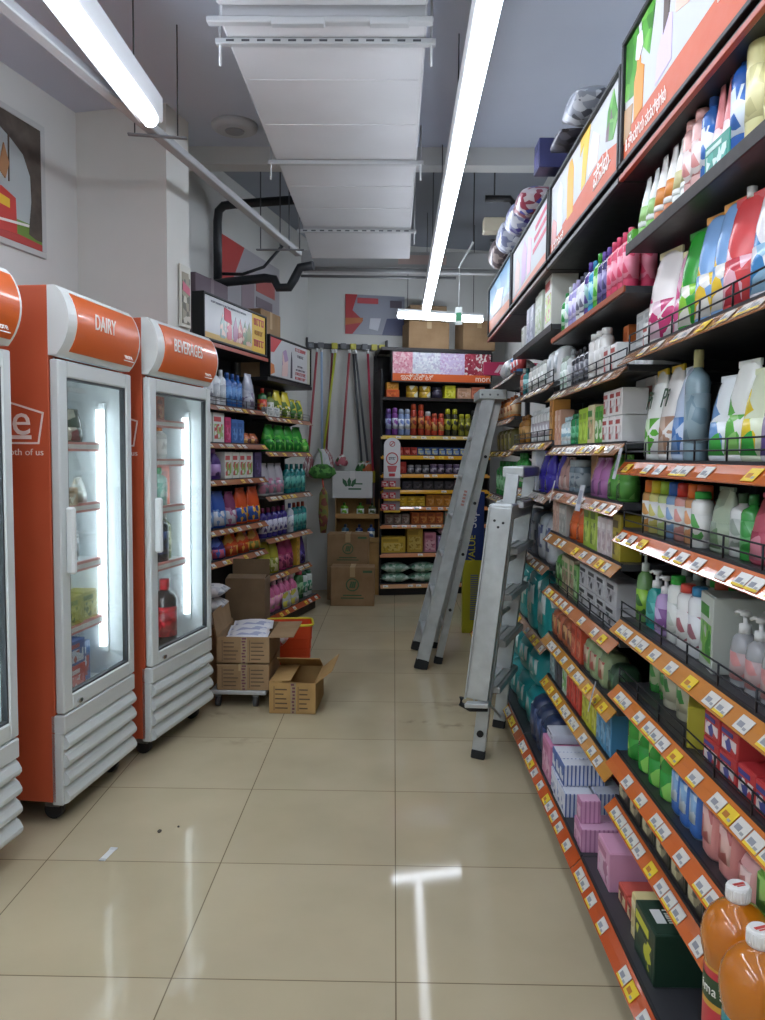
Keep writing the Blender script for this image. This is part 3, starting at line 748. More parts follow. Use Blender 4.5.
stext(A, 'more', .78, .16, .08, 'f4ece4')
B = header_sign(RB, .0, 1.09, 2.262, 2.58, 'header sign with two yellow bottles and orange band, second from right')
deco(B, 'orange_band', [(0, 0), (1, 0), (1, .30), (.8, .42), (0, .17)], BAND, 1)
deco(B, 'yellow_bottle', [(.30, .22), (.40, .23), (.40, .8), (.37, .95), (.33, .95), (.30, .8)], 'dba32a', 2)
deco(B, 'yellow_stripe', [(.52, .35), (.58, .37), (.64, 1), (.50, 1), (.50, .8), (.55, .9)], 'e0b62e', 2)
deco(B, 'pale_bottle', [(.12, .18), (.22, .2), (.22, .75), (.17, .9), (.12, .75)], 'cfd6e2', 2)
deco(B, 'leaf', [(.84, .5), (.92, .42), (.97, .6), (.92, .95), (.86, .8)], P('4f9a35', '79b85a', '7a5a6a', 20), 3)
deco(B, 'pink_shape', [(.02, .12), (.1, .12), (.12, .38), (.05, .5), (.02, .4)], 'd79b98', 3)
deco(B, 'hand_shape', [(.62, .4), (.74, .42), (.76, .7), (.68, .85), (.63, .65)], 'e6d5cc', 2)
stext(B, '& \u0caa\u0ccd\u0cb0\u0cbe\u0ca3\u0cbf', .03, .07, .055, 'f4ece4')
stext(B, '\u0caa\u0cbf\u0ca8\u0cb3\u0cc1', .70, .25, .085, 'f4ece4', .8, sh=.2)
deco(B, 'underline', [(.70, .13), (.9, .22), (.9, .235), (.70, .145)], 'f4ece4', 4)
D1 = header_sign(RC, .0, 1.09, 2.262, 2.58, 'pale header sign with pink and red stripes, third from right')
deco(D1, 'orange_band', [(0, 0), (1, 0), (1, .18), (0, .1)], 'd98a72', 1)
for i in range(3): deco(D1, 'red_stripe', [(.62+.03*i, .42+.17*i), (.95, .50+.17*i), (.95, .58+.17*i), (.62+.03*i, .50+.17*i)], 'c24a62', 2)
deco(D1, 'lilac_figure', [(.3, .15), (.42, .2), (.45, .7), (.38, .9), (.3, .7)], 'c4a4c8', 2)
deco(D1, 'pink_figure', [(.46, .2), (.56, .2), (.58, .75), (.5, .85)], 'e2b3c4', 2)
deco(D1, 'skin_figure', [(.08, .14), (.22, .16), (.24, .6), (.14, .8), (.08, .5)], 'dcc0b6', 2)
D2 = header_sign(RD, .0, 1.09, 2.262, 2.60, 'sky blue header sign with orange foot, farthest along the right')
deco(D2, 'sky_patch', [(0, .45), (1, .35), (1, 1), (0, 1)], P('5f93b8', '7fb0cf', '4a7ea6', 6), 1)
deco(D2, 'orange_band', [(0, 0), (1, 0), (1, .2), (0, .3)], 'd07a4e', 2)
deco(D2, 'white_cloth', [(.2, .3), (.6, .25), (.7, .6), (.4, .75), (.2, .6)], 'e8e9ee', 3)
K = header_sign(BK, .10, 1.04, 2.125, 2.44, 'pink and white speckled header sign on shelving at aisle end', yb=-.02)
deco(K, 'pink_mosaic', rect(0, .26, .2, 1), P('dd9aa8', 'e8c3c8', 'cf7f92', 60), 1)
deco(K, 'white_mosaic', rect(.2, .26, .48, 1), P('d3d7e0', 'e4e6ea', 'c2bdd0', 60), 1)
deco(K, 'lilac_mosaic', rect(.48, .26, .73, 1), P('d0bfdd', 'e0d6e6', 'c7a8cc', 60), 1)
deco(K, 'red_heart_mosaic', rect(.73, .26, 1, 1), P('9c2a3e', 'e8dcd8', 'b5485a', 45), 1)
deco(K, 'orange_band', rect(0, 0, 1, .26), 'e0662c', 2)
stext(K, '\u0c87\u0ca8\u0ccd\u0cb8\u0cc6\u0c95\u0ccd\u0c9f\u0ccd', .08, .12, .075, 'f3ead8', 1.0)
stext(K, 'more', .84, .13, .085, 'f3ead8')
P1 = header_sign(L1, -.01, 1.02, 2.16, 2.47, 'glossy family picture header sign with yellow side, above beverages fridge', yb=-.0, gloss=.34)
deco(P1, 'gold_foot', rect(0, 0, .76, .14), 'd8b56a', 1)
deco(P1, 'yellow_side', rect(.76, 0, 1, 1), 'e3b938', 1)
for i, (u, c) in enumerate(((.24, '6f8f8a'), (.34, 'c23a50'), (.44, '9a4a78'), (.52, 'b03a46'), (.60, '5d7a52'), (.67, '8a8f5c'))):
    deco(P1, 'figure', [(u, .1), (u+.075, .1), (u+.08, .42), (u+.05, .62), (u+.04, .72), (u+.025, .6), (u, .45)], P(c, 'd9b6a6', c, 30), 2)
deco(P1, 'red_flag', [(.3, .55), (.42, .5), (.40, .82), (.30, .86)], 'cf3350', 3)
smarks(P1, .10, .86, .55, .05, 24, '6b6f7a'); smarks(P1, .79, .70, .18, .2, 4, 'c4384a'); smarks(P1, .80, .45, .16, .14, 5, 'b4762c'); smarks(P1, .79, .14, .18, .2, 4, 'c4384a')
P2 = header_sign(L2, .07, .93, 2.015, 2.35, 'white header sign with red corner and dark bottle, on far left bay', yb=-.0)
deco(P2, 'red_corner', [(0, .60), (.10, .62), (.28, 1), (0, 1)], 'c2373c', 1)
deco(P2, 'orange_corner', [(0, 0), (.12, .1), (.10, .3), (0, .34)], 'cf7a3c', 1)
deco(P2, 'lilac_figure', [(.28, .05), (.42, .08), (.43, .55), (.38, .8), (.30, .7)], P('a58bb0', 'd6b6b0', '5d4f9c', 12), 2)
deco(P2, 'dark_bottle', [(.49, .06), (.535, .06), (.535, .55), (.515, .78), (.5, .55)], '3a3444', 2)
deco(P2, 'green_edge', rect(.93, 0, 1, 1), 'b9b8a0', 1)
smarks(P2, .60, .82, .28, .1, 7, 'c04448'); smarks(P2, .66, .66, .16, .08, 5, '6f6a72'); smarks(P2, .66, .40, .14, .05, 5, '6f6a72'); smarks(P2, .62, .30, .24, .05, 8, '6f6a72')
smarks(P2, .61, .17, .27, .09, 8, 'c04448'); smarks(P2, .60, .05, .28, .08, 8, 'c04448')

# ------------------------------------------------------------------ ladders
RUB = M('1d1e20', .7)
def lerp(p, q, t): return Vector(p).lerp(Vector(q), t)
def ladder_big():
    r = empty('step_ladder', (.17, 5.35, 0), 0, 'tall folded aluminium step ladder leaning right in front of back shelves', 'ladder')
    o = Vector((.17, 5.35, 0))
    bn = Vector((.175, 5.12, .03))-o; bf = Vector((.165, 5.63, .03))-o; tn = Vector((.60, 5.20, 1.80))-o; tf = Vector((.60, 5.50, 1.80))-o
    for b_, t_ in ((bn, tn), (bf, tf)):
        q = g().bar(b_, t_, .022, .082, ALU, (0, 1, 0), .002)
        ax = (t_-b_).normalized(); ox = Vector((0, -.0125 if b_ is bn else .0125, 0))
        for dx in (-.036, .036):      # channel flanges
            n = Vector((ax.z, 0, -ax.x)).normalized()*dx
            q.bar(b_+n, t_+n, .034, .006, ALU, (0, 1, 0))
        q.build('front_rail', r)
        g().bar(b_-ax*.03, b_+ax*.035, .036, .088, RUB, (0, 1, 0), .004).build('rubber_foot', r)
    for i in range(6):
        t = .10+i*.148; p, q2 = lerp(bn, tn, t), lerp(bf, tf, t)
        q = g().box((-.04, p.y+.012, -.012), (.045, q2.y-.012, .012), ALU, .003, Matrix.Translation((p.x, 0, p.z)))
        for k in range(4): q.box((-.034+k*.02, p.y+.014, .0115), (-.024+k*.02, q2.y-.014, .015), ALU, 0, Matrix.Translation((p.x, 0, p.z)))
        q.build('step', r)
    cn = Vector((.295, 5.26, .03))-o; cf = Vector((.285, 5.70, .03))-o; un = Vector((.655, 5.225, 1.74))-o; uf = Vector((.655, 5.475, 1.74))-o
    for b_, t_ in ((cn, un), (cf, uf)):
        q = g().bar(b_, t_, .024, .048, ALU, (0, 1, 0), .003); q.build('rear_rail', r)
        ax = (t_-b_).normalized(); g().bar(b_-ax*.03, b_+ax*.02, .034, .056, RUB, (0, 1, 0), .004).build('rubber_foot', r)
    for t in (.12, .45, .78):
        p, q2 = lerp(cn, un, t), lerp(cf, uf, t); g().tube([p, q2], .011, ALU, 8).build('cross_bar', r)
    q = g().box((-.075, tn.y-.03, -.035), (.105, tf.y+.03, .03), M('b9bfbd', .4, .2), .006, Matrix.Translation((tn.x+.005, 0, tn.z+.005)))
    for x in (-.05, .0, .05): q.tube([(tn.x+x, tn.y-.034, tn.z), (tn.x+x, tn.y-.028, tn.z)], .007, M('6c7072', .4, .7), 8)
    q.build('top_cap', r)
    for t in (.2, .42, .62, .8):
        p = lerp(cn, un, t); g().tube([p+Vector((0, -.018, 0)), p+Vector((0, .018, 0))], .011, BLACK, 8).build('rivet', r)
    p = lerp(bn, tn, .62)
    th = math.atan2(tn.x-bn.x, tn.z-bn.z); lab = M('b5827a', .5)
    e = empty('warning_sticker', p+Vector((0, -.031, 0)), 0); e.parent = r; e.rotation_euler = (0, th, 0)
    q = g()
    for k in range(5): q.box((-.010, -.001, -.05+k*.022), (.010, .0005, -.036+k*.022), lab)
    s_ = q.build('warning_sticker', r, p+Vector((0, -.0315, 0)), (0, th, 0)); bpy.data.objects.remove(e)
    return r
ladder_big()
def ladder_small():
    o = Vector((.356, 3.57, 0)); r = empty('step_ladder', o, 0, 'short folded aluminium step ladder with broad rail against right shelves', 'ladder')
    W = Vector((.19, .53, 0)); wd = W.normalized()             # foot line
    up = Vector((.108, .03, 1.0))                                 # lean of the stepped frame per metre of height
    F0 = Vector((.03, .02, .02))
    # stepped frame: two rails and five broad treads
    q = (g().bar(F0+up*.02, F0+up*1.30, .024, .06, ALU, wd, .002)); q.build('rear_rail', r)
    G0 = F0+W*.80
    g().bar(G0+up*.02, G0+up*1.30, .024, .06, ALU, wd, .002).build('rear_rail', r)
    for p in (F0, G0): g().bar(p-up*.02, p+up*.02, .028, .064, RUB, wd, .004).build('rubber_foot', r)
    for i in range(5):
        z = .30+i*.215; a, b = F0+up*z+wd*.012, G0+up*z-wd*.012
        n = Vector((-wd.y, wd.x, 0))
        q = g().bar(a, b, .13, .03, ALU, n, .004)
        for k in (-.04, 0, .04): q.bar(a+n*k+Vector((0, 0, .017)), b+n*k+Vector((0, 0, .017)), .016, .006, ALU, n)
        q.bar(a+n*.06-Vector((0, 0, .03)), b+n*.06-Vector((0, 0, .03)), .006, .06, ALU, n)
        q.build('tread', r)
    a, b = F0+up*1.31, G0+up*1.31
    g().bar(a, b, .10, .05, ALU, Vector((-wd.y, wd.x, 0)), .006).build('top_cap', r)
    g().bar(F0+up*.26, G0+up*.04, .02, .01, ALU, (0, 1, 0)).build('diagonal_brace', r)
    for t in (.1, .62, .92): g().tube([F0+up*t-wd*.02, F0+up*t+wd*.02], .016, BLACK, 10).build('rivet', r)
    # broad folded front frame
    n = Vector((-wd.y, wd.x, 0))                                   # towards the aisle
    H0 = Vector((.030, -.05, .30))+n*.02; K0 = H0+W*.80+Vector((.01, 0, 0))
    up2 = Vector((.105, .0, .97))
    for p in (H0, K0):
        q = g().bar(p, p+up2*.90, .105, .022, ALU, n, .003)
        q.bar(p+n*.05, p+up2*.90+n*.05, .006, .04, ALU, n); q.bar(p-n*.05, p+up2*.90-n*.05, .006, .04, ALU, n)
        q.build('front_rail', r)
    q = g().bar(H0+up2*.88, K0+up2*.88, .11, .07, ALU, n, .008); q.build('hinge_head', r)
    for dx, dz in ((-.02, .83), (.0, .81), (.02, .84)): g().tube([H0+up2*dz+n*dx-wd*.014, H0+up2*dz+n*dx-wd*.010], .006, BLACK, 8).build('rivet', r)
    q = g().tube([H0+n*.07, H0+n*.075+Vector((0, 0, -.03)), H0+n*.03+Vector((0, 0, -.05)), H0-n*.05+Vector((0, 0, -.04))], .012, RUB, 8)
    q.bar(H0-n*.06+Vector((0, 0, -.02)), H0+n*.05+Vector((0, 0, -.03)), .05, .02, ALU, wd, .003); q.build('catch_bracket', r)
    for z in (.35, .62): g().tube([H0+up2*z, K0+up2*z], .012, ALU, 8).build('cross_bar', r)
    return r
ladder_small()

# ------------------------------------------------------------------ cartons
def open_carton(fr, s, y, w, d, h, z, label, mat=CARD, flaps=(('L', 100), ('R', 100)), print_=None, cut=None, name='cardboard_carton', rz=0, marks=None, inner=True):
    """cut: height of the front wall left standing (display tray)"""
    r = empty(name, fr.at(s, y, z), fr.th+rz, label, 'carton'); t = .006
    q = g(); q.box((0, 0, 0), (w, d, t), mat)
    hf = cut if cut else h
    q.box((0, 0, 0), (w, t, hf), mat); q.box((0, d-t, 0), (w, d, h), mat); q.box((0, t, 0), (t, d-t, h), mat); q.box((w-t, t, 0), (w, d-t, h), mat)
    q.build('box', r)
    for sd, ang in flaps:
        a = rad(ang); L = (w/2 if sd in 'LR' else d/2)*.92; q = g()
        if sd == 'L': mx = Matrix.Translation((0, 0, h)) @ Matrix.Rotation(-a, 4, 'Y'); q.box((0, .004, 0), (L, d-.004, .005), mat, 0, mx)
        if sd == 'R': mx = Matrix.Translation((w, 0, h)) @ Matrix.Rotation(a, 4, 'Y'); q.box((-L, .004, 0), (0, d-.004, .005), mat, 0, mx)
        if sd == 'F': mx = Matrix.Translation((0, 0, h)) @ Matrix.Rotation(a, 4, 'X'); q.box((.004, 0, 0), (w-.004, L, .005), mat, 0, mx)
        if sd == 'B': mx = Matrix.Translation((0, d, h)) @ Matrix.Rotation(-a, 4, 'X'); q.box((.004, -L, 0), (w-.004, 0, .005), mat, 0, mx)
        q.build('flap', r)
    carton_marks(r, w, h, marks)
    return r
def carton_marks(r, w, h, marks):
    if not marks: return
    if marks == 'grid':
        q = g(); m = M('5d4a36', .8); c = M('6b3f4d', .7)
        q.prism(rect(w*.46, 0, w*.58, h), -.0016, .001, M('9c8668', .5))
        rnd = random.Random(int(w*1000))
        for k in range(9): q.prism(rect(w*(.47+.04*rnd.random()), h*(k+.2)/9, w*(.53+.04*rnd.random()), h*(k+.75)/9), -.0022, .001, c)
        for x0, x1 in ((.1, .43), (.62, .92)):
            q.prism(rect(w*x0, h*.1, w*x0+.003, h*.88), -.0015, .001, m)
            for k in range(5): q.prism(rect(w*(x0+.03), h*(.16+.15*k), w*(x0+.03+(x1-x0)*(.5+.4*rnd.random())), h*(.20+.15*k)), -.0015, .001, m)
        q.build('printed_marks', r)
    if marks == 'round':
        q = g(); m = M('4c6b4a', .8); R = h*.17; n = 24
        for i in range(n):
            a, b = 2*PI*i/n, 2*PI*(i+1)/n
            q.prism([(w*.5+R*math.cos(a), h*.55+R*math.sin(a)), (w*.5+R*math.cos(b), h*.55+R*math.sin(b)), (w*.5+R*.82*math.cos(b), h*.55+R*.82*math.sin(b)), (w*.5+R*.82*math.cos(a), h*.55+R*.82*math.sin(a))], -.0012, .001, m)
        for dx in (-.3, 0, .3): q.prism([(w*.5+R*(dx-.2), h*.55-R*.5), (w*.5+R*(dx+.05), h*.55-R*.5), (w*.5+R*(dx+.3), h*.55+R*.5), (w*.5+R*(dx+.05), h*.55+R*.5)], -.0014, .001, m)
        for k, L in ((0, .34), (1, .42)): q.prism(rect(w*(.5-L/1.6), h*(.26-.07*k), w*(.5+L/1.6), h*(.29-.07*k)), -.0012, .001, m)
        q.prism(rect(w*.74, h*.86, w*.95, h*.92), -.0012, .001, m)
        q.build('printed_mark', r)
    if marks == 'leaf':
        q = g(); m = M('3f6b4c', .7)
        for k, (x, a) in enumerate(((.36, -.5), (.42, 0), (.48, .5))):
            p = [(-.012, 0), (.012, 0), (.02, .05), (0, .09), (-.02, .05)]; c, s_ = math.cos(a), math.sin(a)
            q.prism([(w*x+u*c+v*s_, h*.45-u*s_+v*c) for u, v in p], -.0012, .001, m)
        q.prism(rect(w*.40, h*.32, w*.72, h*.38), -.0012, .001, m); q.prism(rect(w*.52, h*.52, w*.75, h*.57), -.0012, .001, m)
        q.build('printed_leaf', r)
def closed_carton(fr, s, y, w, d, h, z, label, mat=CARD, marks=None, name='cardboard_carton', rz=0, tape='b59a70', group=None):
    r = empty(name, fr.at(s, y, z), fr.th+rz, label, 'carton', group)
    g().box((0, 0, 0), (w, d, h), mat, .004).build('box', r)
    q = g().box((w/2-.024, -.0008, h*.75), (w/2+.024, .002, h), M(tape, .3)); q.box((w/2-.024, 0, h-.002), (w/2+.024, d, h+.0008), M(tape, .3))
    q.box((0.004, d/2-.001, h-.001), (w-.004, d/2+.001, h+.0004), INK); q.build('tape', r)
    carton_marks(r, w, h, marks)
    return r
W0 = Frame(0, 0, 0)
# flatbed trolley with cartons beside the beverages fridge
r = empty('flatbed_trolley', (-1.02, 4.26, 0), rad(-1), 'low flatbed trolley under the cartons beside the beverages fridge', 'trolley')
g().box((0, 0, .078), (.31, .56, .10), M('b9bcbc', .4, .3), .004).build('deck', r)
for x in (.035, .245):
    for y in (.05, .50): g().bar((x, y, .055), (x, y, .08), .03, .03, M('8c8e90', .4, .5)).build('leg', r); c = g().tube([(x-.012, y, .030), (x+.012, y, .030)], .030, M('4c4d50', .6), 14).build('wheel', r)
closed_carton(W0, -.985, 4.27, .29, .42, .145, .10, 'brown printed carton lowest on the flatbed trolley', CARD, 'grid')
open_carton(W0, -.985, 4.275, .29, .42, .15, .247, 'open brown carton of white packets on top of trolley stack', CARD, (('R', 178), ('L', 100)), marks='grid')
PK = ('white and blue packet lying in the open trolley carton')
for i in range(4):
    o = product('flat', .22, .15, .042, 'e6e6ea', 'dcdce4', 'aab0cc')
    o.location = (-.845+.008*(i % 2), 4.37+.085*i, .335+.012*i); o.rotation_euler = (rad(8), 0, rad(-4+3*i)); o.name = 'packet'
    tag(o, 'white and blue packet in open trolley carton, '+['nearest', 'second from front', 'third from front', 'farthest back'][i], 'packet', 'packets in the open trolley carton')
open_carton(W0, -1.08, 4.95, .25, .22, .61, 0, 'tall brown carton with raised dark lid standing behind the trolley', CARDIN, (('B', 92), ('F', 8)))
for i in range(3):
    o = product('flat', .16, .2, .075, 'dcdcdc', '9aa0aa', 'c6c8cc')
    o.location = (-1.085+.006*i, 4.60-.01*i, .40+.082*i); o.rotation_euler = (0, 0, rad(6-5*i)); o.name = 'packet'
    tag(o, 'white grey pack in the stack beside the beverages fridge, '+['lowest', 'middle', 'topmost'][i], 'packet', 'packs stacked beside the beverages fridge')
closed_carton(W0, -1.165, 4.5, .165, .3, .395, 0, 'narrow brown carton tucked between beverages fridge and trolley', CARD, None)
c = open_carton(W0, -.682, 4.19, .252, .36, .17, 0, 'torn open brown carton on floor right of the trolley', CARD2, (('R', 140), ('L', 4), ('B', 28)), marks='grid', rz=rad(-2))
o = product('flat', .1, .14, .04, 'd9a6a6', 'c0525a', 'e8dcd8'); o.location = (-.70, 4.79, .24); o.name = 'packet'; o.rotation_euler = (0, rad(-35), rad(20))
tag(o, 'small pink packet poking up behind the torn floor carton', 'packet')
# shopping basket
r = empty('shopping_basket', (-.68, 4.98, 0), rad(8), 'orange plastic basket with yellow rim behind torn carton', 'basket')
q = g(); BO = M('d9491f', .4)
def ring(z, rx, ry, t=.004): return (z, rx, ry, 7)
q.loft([ring(0, .125, .09), ring(.33, .15, .11)], BO, 28, cap=False)
q.loft([ring(.006, .12, .085), ring(.33, .145, .105)], BO, 28, cap=False)
q.loft([ring(0, .125, .09), ring(.006, .125, .09)], BO, 28)
for k in range(4): q.loft([ring(.06+.06*k, .1305+.0045*k, .0945+.0037*k), ring(.066+.06*k, .133+.0045*k, .097+.0037*k), ring(.074+.06*k, .1315+.0045*k, .0955+.0037*k)], BO, 28, cap=False)
q.build('bin', r)
q = g(); YR = M('d8c81e', .4); pts = [(.152*math.copysign(abs(math.cos(a))**.3, math.cos(a)), .112*math.copysign(abs(math.sin(a))**.3, math.sin(a)), .332) for a in [2*PI*(i+.5)/28 for i in range(28)]]
q.tube(pts, .008, YR, 8, closed=True); q.build('rim', r)
# back corner stack
closed_carton(W0, -.596, 7.27, .405, .24, .362, 0, 'plain brown carton with small green mark, front on floor', CARD, 'round')
closed_carton(W0, -.655, 7.57, .40, .26, .325, 0, 'brown carton hidden mostly behind the front floor carton', CARD, None)
closed_carton(W0, -.655, 7.57, .40, .25, .315, .327, 'brown carton with round green mark above the front carton', CARD, 'round')
CS = Frame(-.60, 7.86, 2)
closed_carton(CS, 0, 0, .445, .26, .27, 0, 'bottom brown carton of the back stack beside shelving foot', CARD2, None)
closed_carton(CS, .0, .0, .44, .26, .255, .272, 'second brown carton up in the back stack beside shelving', CARD2, None)
open_carton(CS, .0, 0, .44, .26, .235, .53, 'cut open carton of blue bottles in the back stack', CARD2, (), cut=.05)
open_carton(CS, .0, 0, .44, .26, .20, .768, 'cut open carton of green bottles in the back stack', CARD2, (), cut=.05)
def in_carton(z, h, cols, where):
    for i, (c1, c2, x) in enumerate(cols):
        o = product('bottle', .075, .065, h, c1, c2, 'd9e0d6', c1); o.location = CS.at(x, .06, z+.007); o.rotation_euler = (0, 0, CS.th); o.name = 'bottle'
        if 'group' in o: del o['group']
        tag(o, where[i], 'bottle')
in_carton(.53, .17, (('3f6b86', '2c4a66', .10), ('28386e', '1d2a52', .24), ('3a62a0', '28407a', .36)), ('teal blue bottle at left in the lower cut carton', 'navy bottle in the middle of the lower cut carton', 'bright blue bottle at right in the lower cut carton'))
in_carton(.768, .15, (('6fae2e', '3f7a22', .09), ('5f9a35', '2f5a2a', .25), ('4a5a2c', '2f3a22', .37)), ('lime green bottle at left in the upper cut carton', 'green bottle in the middle of the upper cut carton', 'olive bottle at right in the upper cut carton'))
closed_carton(CS, -.03, .0, .40, .2, .265, .972, 'white carton with green leaf print under the hanging mops', M('c9cbca', .5), 'leaf', tape='d5d6d4')
# ------------------------------------------------------------------ mop rack
r = empty('mop_rack', BW.at(-.675, -.03, 2.50), BW.th, 'dark wall rail with yellow clips that holds the mops', 'rack')
g().box((0, -.02, -.02), (.82, .02, .03), M('3b3d40', .5), .003).build('rail', r)
for x in (.03, .13, .27, .36, .46, .58, .68, .76): g().box((x-.03, -.045, -.025), (x+.03, -.018, .035), M('b8b23a' if x in (.27, .46, .68, .76) else '5f6266', .45), .004).build('clip', r)
g().box((-.02, -.05, -.06), (.0, .0, .08), M('3b3d40', .5), .003).build('end_bracket', r); g().box((.80, -.05, -.06), (.82, .0, .08), M('3b3d40', .5), .003).build('end_bracket', r)
def mop(sx, ex, z0, col, label, head, hc, name='mop', hz=.18, zt=2.46, y=-.085):
    a = BW.at(-.675+sx, y, zt); b = BW.at(-.675+ex, y, z0)
    r = empty(name, b, BW.th, label, 'mop' if name == 'mop' else 'broom')
    L = a-b; mx = Matrix.Rotation(-BW.th, 3, 'Z') @ L
    g().tube([(0, 0, 0), tuple(mx)], .012, M(col, .35), 10).build('handle', r)
    g().tube([tuple(mx*.975), tuple(mx*1.01)], .015, M('d5d7d7', .4), 10).build('hang_cap', r)
    if head == 'mop':
        q = g().loft([(.06, .022, .022), (.03, .035, .03), (0, .06, .035), (-hz*.6, .085, .045), (-hz, .095, .04)], P(hc, 'd9d9d6', hc, 60, .9, (3, 3, .3)), 20)
        rnd = random.Random(int(sx*100))
        for k in range(16):
            u = rnd.uniform(-.075, .075); v = rnd.uniform(-.03, .03)
            q.tube([(u*.5, v, 0), (u, v-.004, -hz*.6), (u*1.15, v, -hz*rnd.uniform(.95, 1.1))], .007, M(hc, .9), 6)
        q.build('mop_head', r)
    elif head == 'broom':
        g().box((-.06, -.02, -.08), (.06, .02, .04), M(hc, .4), .008).build('broom_block', r)
        q = g(); rnd = random.Random(3)
        for k in range(26):
            u = -.056+.112*k/25; q.tube([(u, rnd.uniform(-.012, .012), -.07), (u*1.25, rnd.uniform(-.02, .02), -hz)], .004, M('b7777f' if k % 2 else '8f8a8c', .8), 5)
        q.build('bristles', r)
    else:
        q = g().loft([(.04, .016, .016), (.0, .05, .04), (-.05, .07, .05), (-.08, .05, .04)], P(hc, 'd8d8d4', '2f5a35', 30, .6), 16); q.build('brush_head', r)
    return r
mop(.09, .0, 1.36, 'a8424c', 'dark red mop handle farthest left on the wall rail', 'mop', '8f5a60')
mop(.13, .14, 1.40, '9fb8d6', 'pale blue mop pole with white head on wall rail', 'mop', 'c8ccd0', hz=.14, y=-.12)
mop(.28, .15, 1.36, 'b8bd3a', 'yellow green mop pole slanting on the wall rail', 'mop', '8a9a5a', y=-.075)
mop(.25, .19, 1.40, '8f3f48', 'maroon mop pole just behind the yellow green one', 'mop', 'a05a60', y=-.05)
mop(.42, .345, 1.37, 'a84a52', 'thin red pole hanging alone in middle of the rail', 'brush', 'b0606a')
mop(.46, .56, 1.30, '4a4d52', 'left dark grey pole of the crossing pair on rail', 'brush', '3f7a3c', y=-.06)
mop(.48, .62, 1.30, '5c5f64', 'right dark grey pole of the crossing pair on rail', 'brush', 'c86a3c')
mop(.60, .665, 1.20, 'c2405a', 'red pole broom with yellow block at right of rail', 'broom', 'c9b83a', 'broom', hz=.30, y=-.13)
q = empty('mop_refill', (-.72, 7.74, 1.22), rad(12), 'green leafy mop refill hanging left of the white carton', 'mop')
g().loft([(-.05, .08, .04), (.0, .14, .05), (.05, .12, .05), (.09, .05, .03)], P('3f7a33', '2c5a28', '5d9a48', 30, .8), 18).build('head', q)
g().tube([(0, 0, .08), (0, .12, .2), (0, .36, .24)], .009, M('6a8f5a', .5), 8).build('handle', q)
q2 = empty('duster', (-.70, 7.66, .923), rad(12), 'yellow and red duster hanging below the green mop refill', 'duster')
g().loft([(-.28, .03, .03), (-.1, .05, .045), (.1, .04, .035), (.16, .012, .012)], P('8a7a3a', '7c443a', '6f7a3f', 24, .8), 14).build('head', q2)
g().tube([(0, 0, .15), (0, .1, .26), (0, .44, .30)], .008, M('b84a3a', .5), 8).build('handle', q2)
# boxes and bags stored above the end shelving
closed_carton(BK, .30, .1, .42, .3, .27, 2.475, 'brown carton stored above the speckled header sign', CARD, None)
closed_carton(BK, .86, .08, .34, .3, .30, 2.475, 'brown carton stored above shelving right of the first', CARD, None)
closed_carton(BK, .31, .1, .38, .28, .16, 2.747, 'flat carton lying on the left stored carton', CARDIN, None)
# ------------------------------------------------------------------ right-hand shelving
OR = 'cf6a34'; AM = 'c98a3a'; TN = 'b98560'; OB = 'c4582c'
DA = .43
def lv(*a): return [(z, c, f, d) for z, c, f, d in a]
ZA = [1.996, 1.678, 1.353, 1.146, .867, .662, .444, .300]
ga = gondola(RA, 1.118, DA, lv((1.996, None, 0, 0), (1.678, TN, 1, .8), (1.353, OR, 1, .8), (1.146, OR, 1, .9), (.867, 'c8823c', 1, .9), (.662, 'cc7434', 1, .9), (.444, OR, 0, .9), (.300, OR, 0, .9), (0, OB, 0, .85)),
             'nearest right-hand shelving bay with nine stocked shelves', seed=3)
gb = gondola(RB, 1.118, DA, lv((1.88, None, 0, 0), (1.645, TN, 1, .6), (1.41, TN, 0, .9), (1.22, 'c07a4a', 0, .8), (1.03, 'c4874c', 0, .9), (.79, 'c47a4c', 1, .9), (.571, AM, 0, .9), (.377, AM, 0, .95), (0, OB, 0, .9)),
             'second right-hand shelving bay, left of the nearest one', seed=5)
gc_ = gondola(RC, 1.118, DA, lv((1.95, None, 0, 0), (1.70, TN, 1, .5), (1.435, TN, 1, .7), (1.19, 'b98a6a', 0, .7), (.867, 'b98a6a', 0, .8), (.50, 'b98a6a', 0, .8), (0, 'b5623c', 0, .8)),
             'third right-hand shelving bay, behind the short ladder', seed=8)
gd = gondola(RD, 1.108, DA, lv((1.86, TN, 0, .3), (1.60, TN, 0, .6), (1.40, TN, 0, .6), (1.10, 'b98a6a', 0, .7), (.75, 'b98a6a', 0, .7), (.42, 'b98a6a', 0, .8), (0, 'b5623c', 0, .8)),
             'farthest right-hand shelving bay, behind the tall ladder', seed=9)
# header canopies that carry the signs
for fr, gg, col in ((RA, ga, 'a83c1c'), (RB, gb, '3a3032'), (RC, gc_, '6a4a40'), (RD, gd, 'a84a34')):
    g().box((.002, -.02, 2.225), (1.112, DA+.03, 2.258), BLACK, .003).build('canopy', gg)
    g().box((.002, -.032, 2.222), (1.112, -.018, 2.238), M(col, .4), .002).build('canopy_trim', gg)
